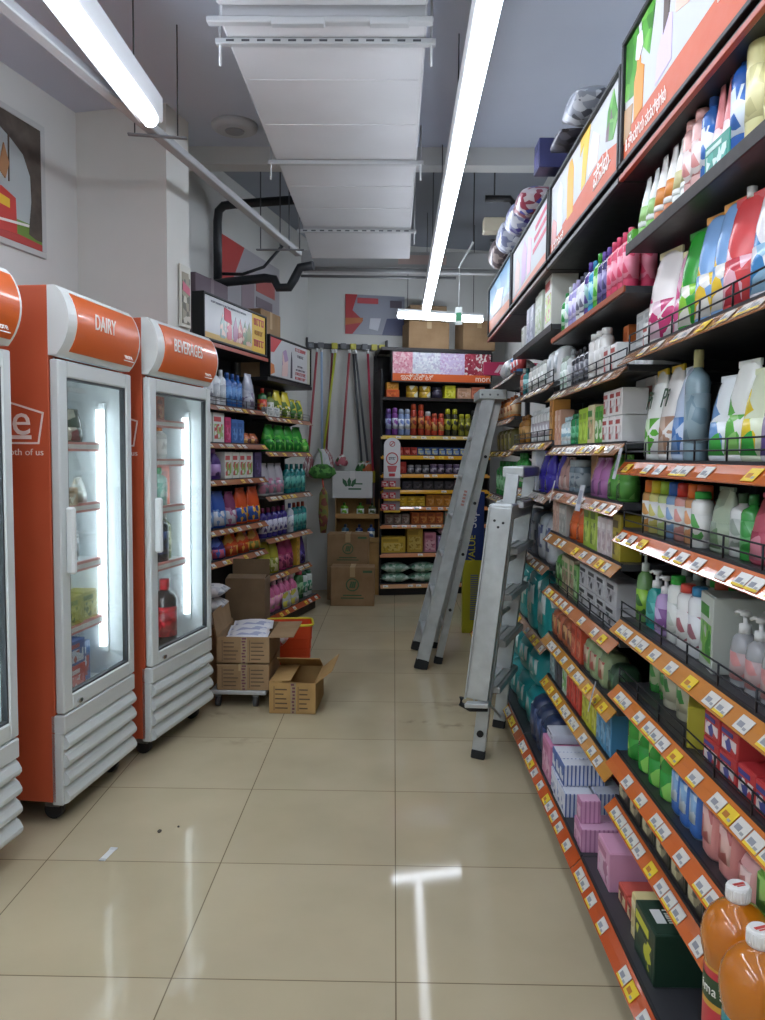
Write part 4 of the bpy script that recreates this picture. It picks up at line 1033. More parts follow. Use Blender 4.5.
# right shelf cards hanging from the rails
def card(gg, x, z, y=-.026):
    o = g().box((-.022, -.0015, -.055), (.022, .0015, .04), M('b9bcc4', .4)); o.box((-.014, -.0025, -.03), (.014, -.001, .02), M('8f93a0', .5))
    o = o.build('shelf_card', gg, (x, y, z), (rad(-12), 0, rad(random.uniform(-20, 20)))); o['label'] = 'grey hanging shelf card'
card(ga, .06, 1.39); card(gb, .22, 1.262); card(gb, .72, 1.262); card(gb, .96, .612)
T, S2, S3, S4, S5, S6, S7, S8, BT = 'top', 'second', 'third', 'fourth', 'fifth', 'sixth', 'seventh', 'eighth', 'bottom'
def at(w, b): return f"on {b}'s {w} shelf"
NA, NB, NC, ND = 'nearest right bay', 'second right bay', 'third right bay', 'farthest right bay'
z = [q+.04 for q in ZA]
row(RA, z[0], at(T, NA), [
    ('carton', 1, (.05, .06, .035, '5fae3c', 'd9e6cf', '3c8a2c'), 'small green tray box', {'s': .135, 'y': -.003}),
    ('tube', 2, (.058, .05, .165, 'e6ebe6', '6fae46', '9cc77c', 'e6ebe6'), 'white and green squeeze tube', {'s': .20, 'gap': .012}),
    ('tube', 2, (.058, .05, .175, 'eceae6', 'c0703c', 'd98a3c', 'b5522c'), 'white and orange squeeze tube', {'gap': .01}),
    ('tube', 3, (.054, .05, .17, 'eef0ea', 'd8dad6', 'c8c08c', '8f9a8a'), 'white cream squeeze tube', {}),
    ('wide', 2, (.06, .05, .185, 'e6b9b4', 'dba59f', 'efe0dc', 'd9938f'), 'pale pink bottle', {'s': .535}),
    ('bottle', 1, (.06, .05, .20, '3d6fb8', '2a5aa8', 'e6eaf2', '3d6fb8'), 'blue bottle with pale label', {'s': .655}),
    ('tube', 2, (.042, .045, .19, 'e08a8c', 'd8767c', 'f2dcdc', 'd8767c'), 'salmon pink squeeze tube', {'s': .72, 'dz': .0}),
    ('carton', 1, (.13, .03, .062, '1f8f7c', '34a896', 'cfe6e0'), 'teal strip box', {'s': .715, 'y': -.0}),
    ('bottle', 1, (.07, .05, .225, '2c62b4', '2452a0', 'dfe8f6', '3d6fb8'), 'tall blue and white bottle', {'s': .81}),
    ('wide', 2, (.072, .06, .235, 'e9e3a8', 'b5352f', 'efe9b4', 'd8d29a'), 'pale yellow lotion bottle', {'s': .885, 'gap': .012}),
    ('wide', 1, (.08, .06, .23, 'e9e3a8', 'b5352f'), 'pale yellow lotion bottle at photo edge', {'s': 1.05})], y=.003)
row(RA, z[1], at(S2, NA), [
    ('carton', 2, (.05, .07, .085, 'e3e3e0', 'cfd0ce', 'b5534c'), 'small white carton with red line', {'s': .015, 'gap': .012, 'y': .05}),
    ('pouch', 1, (.15, .09, .27, 'ece4e2', 'c73a72', 'e6c2d0', 'dcd3a8'), 'white and magenta refill pouch', {'s': .165, 'rot': 12}), ('pouch', 1, (.10, .07, .24, 'e3a8c0', 'd8588c', 'efe0e6', 'dcd3a8'), 'soft pink refill pouch', {'s': .31, 'rot': 12, 'y': .06}),
    ('pouch', 1, (.11, .08, .26, '2f9a34', '8cc83c', 'e9e7d8', '2a7a2c'), 'bright green refill pouch', {'s': .41, 'rot': 14}),
    ('pouch', 2, (.11, .08, .265, '7fa8d8', 'e6c23c', 'e9e6e0', 'd99a4c'), 'yellow and blue refill pouch', {'s': .53, 'gap': -.01, 'rot': 14}),
    ('pouch', 1, (.12, .08, .255, 'd84a4c', 'efb9c4', 'c73a4a', 'c73a3c'), 'red and pink refill pouch', {'s': .70, 'rot': 14, 'kw': {'spout': 'e9e9e6'}}),
    ('pouch', 2, (.12, .08, .25, 'e9e6ea', '3f86c0', '9cc4e0', 'b9cfe0'), 'white and blue refill pouch', {'s': .83, 'gap': 0, 'rot': 14, 'kw': {'spout': 'e9e9e6'}}),
    ], y=.035)
row(RA, z[1], at(S2, NA)+' rear', [
    ('bottle', 4, (.075, .06, .26, '5fa3cc', 'e6e8e8', '8fc2dd', '3f86b4'), 'sky blue white-capped bottle', {'s': .62, 'gap': .03, 'y': .20}),
    ('pouch', 2, (.12, .08, .25, 'c9b27a', 'd8c79a', 'b59a5c', 'b59a5c'), 'tan refill pouch', {'s': .30, 'gap': .03, 'y': .20})])
row(RA, z[2], at(S3, NA), [
    ('pouch', 1, (.13, .09, .265, 'e6e9e4', '5fae3c', 'cfe6c0', 'd9b92c'), 'white and green wipes pouch with yellow top', {'s': .10}),
    ('pouch', 1, (.12, .09, .265, 'e9e6e2', 'b08a72', 'cdb4a2', 'd9b92c'), 'white and brown wipes pouch with yellow top', {'s': .225}),
    ('pouch', 1, (.11, .09, .25, 'c4d4ea', '4f7fc0', '7fa3d4', 'd3dce8'), 'blue wipes pouch', {'s': .335}),
    ('bottle', 1, (.085, .06, .285, '8fa9b4', 'd8d39c', '9fb5be', '7f9aa8'), 'translucent blue grey bottle with cream cap', {'s': .41, 'y': .05}),
    ('pouch', 1, (.10, .08, .20, 'e4eaec', '6f98c8', '46b04c', 'cfd6d8'), 'white and blue pouch with green oval', {'s': .60, 'rot': 8}),
    ('pouch', 1, (.11, .08, .225, 'e9ece6', '5fb04a', '8cc86c', 'd6dcd4'), 'white and leaf green pouch', {'s': .69, 'rot': 8}),
    ('pouch', 1, (.11, .08, .20, 'dfe6c8', 'e0c52c', '3fae46', 'cfd6b0'), 'yellow pouch with green oval', {'s': .775, 'rot': 8}),
    ('pouch', 1, (.11, .08, .20, 'e6e2e6', '9a8aa8', '6f5a9c', 'cfc8d4'), 'pale pouch with purple square', {'s': .87, 'rot': 8}),
    ('pouch', 1, (.12, .09, .22, 'e6e2e2', '8cae5c', 'c0703c', 'd2cac4'), 'pale pouch with vegetables printed', {'s': .985})], y=.045)
row(RA, z[2], at(S3, NA)+' rear', [
    ('bottle', 1, (.08, .06, .26, '6a6a68', '5c5c58', '74746f', '5f5f5c'), 'dim grey bottle', {'s': .62, 'y': .24}),
    ('pouch', 2, (.15, .09, .25, '8cae5c', 'c86a3c', '5f9a4a', 'd64a8c'), 'vegetable print pouch with pink top', {'s': .76, 'gap': .01, 'y': .19})])
cols = [('orange', 'e0762c', 'd9a05c'), ('yellow', 'd6c22c', 'dcd27c'), ('lime', '9cc034', 'c2d48c'), ('blue', '3468b8', '8fb4dc'), ('red', 'cc3a30', 'e6a59c'), ('amber', 'e8742c', 'e6a878'), ('coral', 'd8653c', 'e0a48c')]
row(RA, z[3], at(S4, NA), [('bottle', 1, (.052, .05, .15, c2, c1, 'e6e6e2', c2), f'slim bottle with {n} cap and white label', {'s': .155+.067*i, 'kw': {'clear': .25, 'ch': .24, 'nk': .62}}) for i, (n, c1, c2) in enumerate(cols)] + [
    ('wide', 1, (.062, .05, .135, 'e9e9e4', '2f9a3c', 'e9e9e4', '5fae5c'), 'white bottle with green cap, front', {'s': .575, 'y': .02}),
    ('pouch', 1, (.10, .06, .15, 'a8b8a0', '8f9f8c', '6f8a68', '7f8f78'), 'clear greenish bag', {'s': .65}),
    ('bottle', 1, (.062, .05, .14, 'd9dbd8', '3c5a3c', 'c9cdc9', '9aa69a'), 'white bottle with dark green cap', {'s': .745, 'y': .04}),
    ('bottle', 1, (.05, .05, .14, '3fa04a', '2c7a38', '6fc07a', '3fa04a'), 'bright green slim bottle', {'s': .815}),
    ('pouch', 1, (.09, .07, .145, 'c05a6c', 'a8485c', 'd88a9a', 'b0506a'), 'crimson clear pouch', {'s': .86}),
    ('pouch', 2, (.12, .07, .15, 'a58ac8', 'c0b0dc', '7a5fb0', 'b8a8d4'), 'lilac clear pouch', {'s': .93, 'gap': -.02})], y=.035)
row(RA, z[4], at(S5, NA), [
    ('pump', 1, (.06, .05, .215, '6f9a5c', 'cfd8cf', '8fbf3c', '3c6a34', ), 'slim green pump bottle', {'s': .10, 'kw': {'clear': .2}}),
    ('pump', 1, (.07, .055, .17, '2f9a92', 'e3e6e3', '58b8ae', '2f8a84'), 'teal pump bottle with white pump', {'s': .20}),
    ('pump', 1, (.07, .055, .165, 'b49ac8', 'e6e6e6', '8a5a9a', 'c8b4d8'), 'lilac pump bottle with white pump', {'s': .28}),
    ('wide', 1, (.066, .05, .18, 'e6e8e4', '2fa03a', 'e6e8e4', 'c8d0c8'), 'white bottle with round green cap', {'s': .37}),
    ('wide', 1, (.07, .05, .17, 'e6e6e4', 'd0493c', 'e6e6e4', 'b06a72'), 'white bottle with red cap', {'s': .445}),
    ('wide', 1, (.07, .05, .175, 'e6e8ea', '2f7fae', 'e6e8ea', 'a06a78'), 'white bottle with blue cap', {'s': .525}),
    ('carton', 1, (.125, .15, .175, 'b9bfb6', '6fae3c', '3c8a2c'), 'large grey white carton with green leaf print', {'s': .61, 'rot': -10}),
    ('pump', 5, (.068, .055, .165, 'c2c4c6', 'dcdedc', 'b8a0a0', 'c98a88'), 'clear bottle with white pump', {'s': .775, 'gap': .004, 'rows': 2, 'kw': {'clear': .35}})], y=.04)
row(RA, z[4], at(S5, NA)+' rear', [
    ('pump', 3, (.07, .06, .21, '8f9690', 'a9b0ac', '7f8a80', '9aa49c'), 'grey green pump bottle', {'s': .15, 'gap': .02, 'y': .14}),
    ('wide', 2, (.066, .05, .18, 'd0d4d0', '2fa03a'), 'bottle with round green cap', {'s': .41, 'gap': .02, 'y': .13}),
    ('wide', 1, (.066, .05, .18, 'd0d4d0', 'd0593c'), 'bottle with orange cap', {'s': .49, 'y': .11}),
    ('wide', 1, (.066, .05, .17, 'd0d4d0', '2f7fae'), 'bottle with blue cap', {'s': .58, 'y': .13})])
row(RA, z[5], at(S6, NA), [
    ('bottle', 2, (.07, .055, .155, '3c8a3c', '2c6a2c', 'b9c79a', '4f9a4a'), 'slim green bottle', {'s': .13, 'gap': .015, 'y': .08}),
    ('wide', 3, (.095, .06, .145, 'cfcbb0', '2f7a34', 'c6c2a4', '3f8a3f'), 'cream bottle with green round print', {'s': .27, 'gap': .012, 'y': .07}),
    ('carton', 1, (.11, .13, .10, 'b9b03a', 'c9c250', 'e6e2b0'), 'tilted yellow box', {'s': .555, 'rot': -22}),
    ('carton', 2, (.085, .11, .058, 'c23a3c', 'e6dcdc', '4a4f9a'), 'red and white carton in second-left pile', {'s': .70, 'stack': 2}),
    ('carton', 3, (.08, .10, .065, 'c8383c', 'e9e0de', '3f4796'), 'red, white and blue carton', {'s': .885, 'gap': .004, 'rows': 2})], y=.03)
row(RA, z[6], at(S7, NA), [
    ('roll', 1, (.085, .085, .13, '3fa03c', '2f8a34', '8cc86c'), 'small green wrapped roll at far end', {'s': .09}),
    ('roll', 3, (.09, .09, .15, '2f9a3a', '8cd060', '1f7a2c'), 'green wrapped roll pack', {'s': .19, 'gap': .004, 'rows': 2}),
    ('pack', 3, (.06, .09, .145, '3f72c0', '8fb8e0', 'cfe0ee'), 'slim blue pack', {'s': .485, 'gap': .004}),
    ('pack', 2, (.085, .10, .15, 'd8908c', 'eac0b8', 'c8706c'), 'pink patterned pack', {'s': .69, 'gap': .008}),
    ('pack', 1, (.085, .10, .10, 'dfa8a4', 'efd0ca', 'c8807c'), 'low pale pink pack', {'s': .88}),
    ('pack', 2, (.09, .10, .135, '6aa83c', '9fce6c', '3f7a2c'), 'leaf green pack', {'s': .97, 'gap': .006})], y=.03)
row(RA, z[7], at(S8, NA), [
    ('carton', 9, (.105, .08, .085, '34332c', '8a8468', 'c2bc98'), 'dark carton with beige print', {'s': .03, 'gap': .012})], y=.02)
bz = .135
row(RA, bz, at(BT, NA), [
    ('carton', 1, (.135, .17, .115, 'd9a0bc', 'e6c4d4', 'b5708f'), 'large mauve carton', {'s': .075, 'y': -.06}),
    ('carton', 2, (.075, .12, .05, 'c8584a', 'd9cba0', '8a3a2c'), 'cream and red tea carton', {'s': .235, 'y': -.04, 'gap': .006}),
    ('carton', 1, (.055, .10, .115, 'd8c890', 'c9b87c', 'e0d6ae'), 'cream carton', {'s': .40, 'y': -.055}),
    ('carton', 1, (.155, .16, .13, '1f3a2c', '2f4a3a', 'c8c83a'), 'dark green carton with yellow strip', {'s': .465, 'y': -.065}),
    ], y=.0)
for o in list(bpy.data.objects):
    if 'wipes pouch with yellow top' in o.get('label', ''):
        text('Pi', .075, M('2c4a34', .5), o, 0, -.039, .172, rot=(PI/2-.12, 0, 0), name='lettering', shear=.35)
# writing on the dark green box
for o in bpy.data.objects:
    if o.get('label', '').startswith('dark green carton with yellow'):
        text('Ham', .032, M('e6e6dc', .5), o, 0, -.02, .1318, rot=(0, 0, 0), name='lettering')
        g().box((-.03, -.06, .130), (.03, -.035, .1318), M('d9dad8', .5)).build('barcode_patch', o)
        g().box((-.066, .035, .129), (.066, .06, .1318), M('d8c92a', .4)).build('yellow_strip', o)
# ---- second bay
zb = [q+.04 for q in (1.88, 1.645, 1.41, 1.22, 1.03, .79, .571, .377)]
row(RB, zb[0], at(T, NB), [
    ('bottle', 1, (.06, .05, .17, '2f9a4a', '2c8a44', 'bfe0c2', '2f9a4a'), 'green bottle', {'s': .17}),
    ('bottle', 1, (.06, .05, .18, 'dfe6e2', 'd6dedb', '9fcac4', 'dfe6e2'), 'white bottle with mint label', {'s': .245}),
    ('bottle', 2, (.055, .05, .18, 'a9a0d8', 'bdb4e0', 'cfc9ea', 'a9a0d8'), 'lilac bottle', {'s': .32}),
    ('bottle', 2, (.055, .05, .18, 'e3e3e6', '3a3a50', 'd0d0d8', '6a6a80'), 'white bottle with dark cap', {}),
    ('bottle', 1, (.062, .05, .20, '4a3a86', '5a3f9c', '7fb0a8', '4a3a86'), 'deep purple bottle', {'s': .575}),
    ('bottle', 1, (.058, .05, .19, '2f94c0', '2a86b4', '8fd0e0', '2f94c0'), 'turquoise blue bottle', {}),
    ('bottle', 1, (.055, .05, .20, '4fae3c', '3c9a30', 'a8dc8c', '4fae3c'), 'leaf green bottle', {}),
    ('bottle', 2, (.058, .05, .19, '3a3468', '6a4a9c', '7a6fa8', '3a3468'), 'indigo bottle', {}),
    ('bottle', 4, (.055, .05, .19, 'dc4a6c', 'd6446a', 'ea8aa0', 'dc4a6c'), 'rose pink bottle', {'gap': .002, 'rows': 2})], y=.004)
row(RB, zb[0], at(T, NB), [('jug', 1, (.07, .05, .235, 'd6446a', 'a8a49c'), 'tall pink bottle with grey cap', {'s': 1.03, 'y': .17})])
row(RB, zb[1], at(S2, NB), [
    ('wide', 2, (.06, .05, .15, 'cfdcd4', 'c2d2c8', 'dfe9e2', 'a9c4b4'), 'pale mint bottle', {'s': .03}),
    ('bottle', 1, (.075, .05, .17, 'c2c6c6', '9a9ea0', 'b0b6b8', 'dcdede'), 'grey bottle', {'s': .18}),
    ('bottle', 4, (.062, .05, .15, '33343c', '26272c', '4a4b55', '8a8a92'), 'charcoal bottle', {'s': .27, 'gap': .01}),
    ('wide', 3, (.066, .05, .175, 'dddcd8', 'e3e3e0', 'c6c4c0', 'dddcd8'), 'tall white bottle', {'s': .56, 'gap': .01}),
    ('carton', 1, (.06, .07, .17, 'b5602c', 'c2763c', 'a04a20'), 'brown orange carton', {'s': .79, 'y': .1}),
    ('carton', 2, (.075, .08, .095, 'dddedc', 'd0d0cc', 'b04a44'), 'white carton with red line', {'s': .80, 'stack': 1}),
    ('carton', 2, (.09, .09, .09, 'd8dada', 'cfd2d2', 'b9bcbc'), 'plain white carton', {'s': .97, 'stack': 2, 'gap': 0, 'y': .09})], y=.03)
row(RB, zb[2], at(S3, NB), [
    ('carton', 2, (.05, .06, .155, 'd0a48c', 'c08a72', 'e0c4b0'), 'slim peach carton', {'s': .04}),
    ('bottle', 3, (.05, .05, .12, 'c9dadd', 'b4cdd4', '8fb8c8', 'dfe9ea'), 'clear pale bottle', {'s': .16}),
    ('wide', 2, (.07, .05, .125, '2f8f5a', '2a7f50', '6fc294', '2f8f5a'), 'emerald bottle', {'s': .335}),
    ('carton', 2, (.07, .07, .135, 'a4c83a', 'b8d65c', '7fa02c'), 'lime carton', {'s': .49}),
    ('carton', 1, (.09, .07, .14, 'd8c8a0', 'c2a27c', '4f8a4a'), 'cream carton with green foot', {'s': .645}),
    ('carton', 2, (.05, .07, .13, '5fa43c', 'dfe6d4', '3f8a2f'), 'green and white carton', {'s': .745}),
    ('carton', 3, (.07, .085, .085, 'dcdad8', 'c6c0be', 'a84440'), 'white carton with red corner', {'s': .86, 'stack': 2, 'gap': .004})], y=.02)
row(RB, zb[2], at(S3, NB)+' behind', [('carton', 2, (.10, .10, .21, 'cfccca', 'bdb9b8', 'a84440'), 'tall white carton', {'s': .88, 'gap': .01, 'y': .12}), ('pouch', 2, (.12, .06, .18, 'c9a03a', 'b88a2c', '8a6a2c', 'b88a2c'), 'amber pouch', {'s': .33, 'gap': .03, 'y': .13})])
row(RB, zb[3], at(S4, NB), [
    ('pouch', 1, (.11, .07, .16, '3f3a9c', '5a52b8', '8a84d0', '4a44a8'), 'royal purple pouch', {'s': -.02}),
    ('pouch', 2, (.10, .07, .14, 'b08a84', '8a6a68', 'd0b8ae', '9a7a74'), 'rosy brown pouch', {'s': .10}),
    ('jar', 2, (.08, .08, .13, '6f7f8a', '9aa4aa', '8f9aa0', '5a6a78'), 'slate grey jar', {'s': .32}),
    ('carton', 1, (.10, .12, .155, '9a6a3a', 'a8783f', '8a5a30'), 'brown board box', {'s': .545, 'y': .06}),
    ('pouch', 2, (.10, .07, .14, 'a86aa0', 'c494bc', '7a4a80', 'b47aac'), 'mauve pouch', {'s': .67}),
    ('pouch', 2, (.11, .07, .15, '4f8f3a', '7fb85c', '3a6f2c', '4f8f3a'), 'mid green pouch', {'s': .89})], y=.02)
row(RB, zb[4], at(S5, NB), [
    ('carton', 2, (.055, .07, .135, 'c4a090', 'b08a7a', 'd8c0b4'), 'dusty pink carton', {'s': .03}),
    ('carton', 2, (.07, .07, .13, 'a9a8a4', '8f8f8c', 'c4c2be'), 'pale grey carton', {'s': .17}),
    ('pouch', 2, (.12, .08, .155, 'd0602a', 'e08a4c', 'a8441c', 'c85a28'), 'burnt orange pouch', {'s': .34}),
    ('carton', 2, (.10, .07, .155, '9cb83a', 'b8cc5c', '5f7a2c'), 'yellow green carton', {'s': .615, 'gap': .004}),
    ('carton', 3, (.055, .07, .125, 'c8bcbc', 'b09aa0', 'dcd4d4'), 'pale rose carton', {'s': .83, 'gap': .003}),
    ('carton', 1, (.09, .07, .15, 'a8982c', 'b8a83c', '5a4a20'), 'olive yellow carton', {'s': 1.02})], y=.02)
row(RB, zb[5], at(S6, NB), [
    ('pack', 2, (.08, .08, .14, '4f8f3a', '9cb88a', '2f6a2c'), 'green pack', {'s': .02}),
    ('carton', 3, (.07, .07, .15, 'b0a288', '8a6f58', '5f8a4a'), 'beige and brown carton', {'s': .20}),
    ('carton', 1, (.06, .07, .14, '6fa05a', 'a8c494', '3f6a34'), 'soft green carton', {'s': .44}),
    ('carton', 4, (.125, .10, .078, 'b4b4b8', 'a4a4aa', '2a2a30'), 'grey white carton with black oval', {'s': .53, 'stack': 2, 'gap': .006})], y=.03)
row(RB, zb[6], at(S7, NB), [
    ('pack', 4, (.10, .10, .115, 'a85a3c', 'c89a6a', '7a3a2c'), 'orange brown food pack', {'s': .03, 'gap': .008}),
    ('carton', 2, (.075, .08, .13, 'c4523a', 'd88a6a', 'a03c2c'), 'brick red carton', {'s': .47}),
    ('pack', 3, (.10, .10, .12, '8a9a72', 'c8b49a', 'b04a44'), 'sage and red pack', {'s': .64, 'gap': .008}),
    ('pack', 1, (.09, .10, .11, '2f4a34', '4a6a4a', '1f3424'), 'dark green pack', {'s': .98})], y=.02)
row(RB, zb[7], at(S8, NB), [
    ('carton', 2, (.06, .10, .15, '7fa0a4', 'a9bcbc', '5a7a80'), 'grey teal slim box', {'s': .02}),
    ('carton', 2, (.07, .10, .15, '3a3a44', '5a5a66', '2c2c34'), 'black slim box', {'s': .155}),
    ('carton', 1, (.08, .10, .145, 'b9c4b4', '5fae3c', 'd6dcd2'), 'white box with green mark', {'s': .315}),
    ('carton', 3, (.075, .10, .155, 'c43a30', 'd4584c', 'a02c24'), 'scarlet slim box', {'s': .41}),
    ('carton', 3, (.065, .10, .15, 'c2c230', 'd4d45c', 'a0a024'), 'yellow slim box', {'s': .665}),
    ('carton', 3, (.06, .10, .145, '4f8fb8', '7fb0d0', '3a7098'), 'steel blue slim box', {'s': .88})], y=.02)
row(RB, bz, at(BT, NB), [
    ('pack', 3, (.13, .16, .20, '24304f', '34446a', '4a5a80'), 'navy blue bundle', {'s': .03, 'gap': .01, 'y': -.07}),
    ('carton', 1, (.16, .30, .15, 'd088ac', 'e0b4c8', 'b86a90'), 'large pink carton', {'s': .46, 'y': -.085}),
    ('striped', 4, (.062, .10, .085, 'd2d6e4', '4f68a8', 'dde0ea'), 'white carton with blue stripes', {'s': .64, 'gap': .002, 'y': -.085, 'rows': 2}),
    ('striped', 2, (.055, .12, .075, 'd9a4c4', 'b87aa0', 'dcaeca'), 'pink soap carton', {'s': 1.03, 'gap': .002, 'y': -.085})])
row(RB, bz+.0775, at(BT, NB), [('striped', 1, (.055, .065, .075, 'd9a4c4', 'b87aa0', 'dcaeca'), 'upright pink soap carton atop the pink pair', {'s': 1.045, 'y': -.08})])
row(RB, bz+.0875, at(BT, NB), [('striped', 3, (.062, .15, .075, 'd8dce8', '4f68a8', 'e0e3ec'), 'upper white blue-striped carton', {'s': .64, 'gap': .002, 'y': -.08})])
row(RB, bz+.154, at(BT, NB), [('carton', 1, (.12, .26, .035, 'c8ccd8', 'aeb4c4', '3a3f50'), 'flat grey carton atop large pink carton', {'s': .48, 'y': -.07})])
# ---- third bay
zc = [q+.04 for q in (1.95, 1.70, 1.435, 1.19, .867, .50)]
row(RC, zc[0], at(T, NC), [
    ('carton', 1, (.09, .07, .12, 'd6d8d6', 'c8ccc8', 'a9b4a0'), 'small white carton', {'s': .22}),
    ('carton', 2, (.09, .09, .19, 'b9bcc8', '7a7a98', 'd0d2da'), 'silver lilac carton', {'s': .38, 'gap': .02}),
    ('carton', 2, (.09, .09, .21, 'd0d8c8', '9fb87a', 'c6ccb8'), 'pale carton with green foot', {'s': .62, 'gap': .02}),
    ('carton', 1, (.17, .12, .25, 'd6d6cc', 'b4c85c', 'c0504a'), 'tall pale carton with red oval and lime foot', {'s': .88})], y=.005)
row(RC, zc[1], at(S2, NC), [
    ('wide', 5, (.075, .06, .14, 'd9d9d4', 'c2c4c2', 'c0c4bc', 'e3e3e0'), 'white bottle behind wire fence', {'s': .30, 'gap': .02}),
    ('bottle', 1, (.06, .05, .17, 'a04a3c', 'd8d8d6', 'c88a7a', 'a04a3c'), 'rust red bottle', {'s': .02}),
    ('bottle', 1, (.06, .05, .16, '3f8a8a', '2f7070', '8fc0c0', '3f8a8a'), 'teal bottle', {'s': .12}),
    ('pack', 2, (.14, .10, .165, 'd6d8da', 'c2c8cc', 'aab4ba'), 'plain white pack', {'s': .80, 'gap': .01})], y=.03)
row(RC, zc[2], at(S3, NC), [
    ('bottle', 3, (.075, .06, .16, 'b07a34', '8a5a24', 'c89a5c', '8a6a2c'), 'amber bottle', {'s': .0, 'gap': .01}),
    ('wide', 6, (.075, .06, .165, 'e0e2e2', 'd6dada', 'b8b0b8', 'dcdedf'), 'bright white bottle', {'s': .40, 'gap': .01}),
    ('carton', 1, (.08, .08, .19, 'c48a44', 'd0a468', 'a06a30'), 'honey coloured carton', {'s': .94})], y=.03)
row(RC, zc[3], at(S4, NC), [
    ('bottle', 3, (.08, .06, .19, '3fa04a', '2f7a38', 'cfe0c0', '3fa04a'), 'green bottle', {'s': .0, 'gap': .01}),
    ('pouch', 1, (.10, .07, .18, 'c04a6a', 'd07a8a', '8a3a5a', 'c04a6a'), 'pink red pouch', {'s': .42}),
    ('carton', 1, (.13, .07, .20, 'd9dcdf', '5a5f86', 'e4e6e8'), 'upright white pack above the short ladder', {'s': .55}),
    ('pouch', 2, (.14, .08, .20, '3f35a4', '5a50c0', '342c8a', '4a40b0'), 'violet blue pouch', {'s': .71}),
    ], y=.02)
row(RC, zc[4], at(S5, NC), [
    ('pack', 2, (.17, .12, .22, '6f7684', 'aab0ba', '5a606c'), 'dark grey pack', {'s': .35, 'gap': .01}),
    ('pack', 2, (.17, .12, .22, 'c2c6cc', '6a72a0', 'dcdfe4'), 'silver white pack', {'s': .72, 'gap': .01})], y=.02)
row(RC, zc[5], at(S6, NC), [
    ('pack', 3, (.26, .16, .30, '1f8f90', 'cfd8d6', '2fa8a6'), 'teal diaper pack with white panel', {'s': .28, 'gap': .015, 'kw': {'handle': 'cfd8d6'}})], y=.0)
row(RC, bz, at(BT, NC), [
    ('pack', 4, (.25, .20, .17, '1f8a8c', '38b0ae', 'cfd8d6'), 'teal pillow pack', {'s': .06, 'gap': .01, 'y': -.05, 'kw': {'handle': 'cfd8d6'}})])
row(RC, bz+.175, at(BT, NC)+', second layer', [
    ('pack', 3, (.26, .18, .16, '1f8f90', '3cb4b2', 'cfd8d6'), 'teal pack', {'s': .2, 'gap': .01, 'y': -.02, 'kw': {'handle': 'cfd8d6'}})])
# ---- farthest bay
zd = [q+.04 for q in (1.86, 1.60, 1.40, 1.10, .75, .42)]
row(RD, zd[0], at(T, ND), [
    ('flat', 1, (.4, .2, .16, 'd8d8d4', 'c4c8cc', 'b0a49a'), 'white plastic bag of goods', {'s': .2}),
    ('bottle', 3, (.08, .06, .15, '5f8fc0', 'dcdcdc', 'c04a4a', 'dfe6ee'), 'blue and red bottle', {'s': .72, 'gap': .04})], y=.03)
row(RD, zd[1], at(S2, ND), [('bottle', 5, (.08, .07, .14, 'c87a3a', 'a85a2c', 'd8b48a', 'a85a2c'), 'orange brown bottle', {'s': .25, 'gap': .06})])
row(RD, zd[2], at(S3, ND), [('pack', 4, (.15, .1, .14, '6f6a3c', 'a8a04a', '5a4a2c'), 'olive pack', {'s': .2, 'gap': .03})])
row(RD, zd[3], at(S4, ND), [('bottle', 6, (.10, .08, .23, '2fa048', '1f7a34', '9fdca8', '2fa048'), 'bright green bottle by tall ladder', {'s': .2, 'gap': .05}),])
row(RD, zd[4], at(S5, ND), [('pouch', 4, (.17, .1, .22, 'c05a2c', '7fae3c', 'e0b04a', 'b84a2c'), 'orange and green pouch', {'s': .2, 'gap': .04})])
row(RD, zd[5], at(S6, ND), [('pack', 3, (.22, .14, .22, '8a6f58', 'b89a7a', '6f5a48'), 'tan pack', {'s': .2, 'gap': .06})])
row(RD, bz, at(BT, ND), [('pack', 3, (.22, .14, .22, '3a3f55', '5a6078', '2c3040'), 'dark slate pack', {'s': .2, 'gap': .06})])
# tall printed banner box leaning at the far bay
r = empty('banner_box', (.545, 6.2, 0), rad(0), 'tall blue and yellow printed box standing behind the short ladder', 'box')
H = 1.12
g().box((-.01, 0, 0), (.15, .10, H*.52), M('b8b428', .4), .002).build('yellow_half', r)
g().box((-.01, 0, H*.52), (.15, .10, H), M('1f3470', .4), .002).build('blue_half', r)
text('VALUE', .074, M('d8cc2c', .4), r, .06, -.0012, H*.60, rot=(0, -PI/2, PI/2) if False else (PI/2, -PI/2, 0), name='yellow_lettering', sx=1.0)
text('Super', .10, M('e3e6ea', .4), r, .06, -.0012, H*.85, rot=(PI/2, -PI/2, 0), name='white_lettering', sx=1.0)
g().box((.05, -.001, .10), (.11, .001, H*.42), S('b8b428', '5a6a9c', 60, 2)).build('small_print', r)
# pink header strip at the far corner
r = empty('header_strip', (.66, 6.10, 2.02), rad(6), 'narrow pink header strip at far end of right shelves', 'sign')
g().box((0, 0, 0), (.42, .03, .10), M('d0436a', .4), .003).build('board', r)
g().prism([(.08, .02), (.11, .02), (.15, .08), (.12, .08)], -.002, .001, M('ecd0d6', .4)).build('pale_slash', r); g().prism([(.2, .03), (.22, .03), (.24, .07), (.22, .07)], -.002, .001, M('ecd0d6', .4)).build('pale_slash', r)
g().bar((.35, .015, -2.02), (.35, .015, 0), .04, .03, DARK).build('post', r)
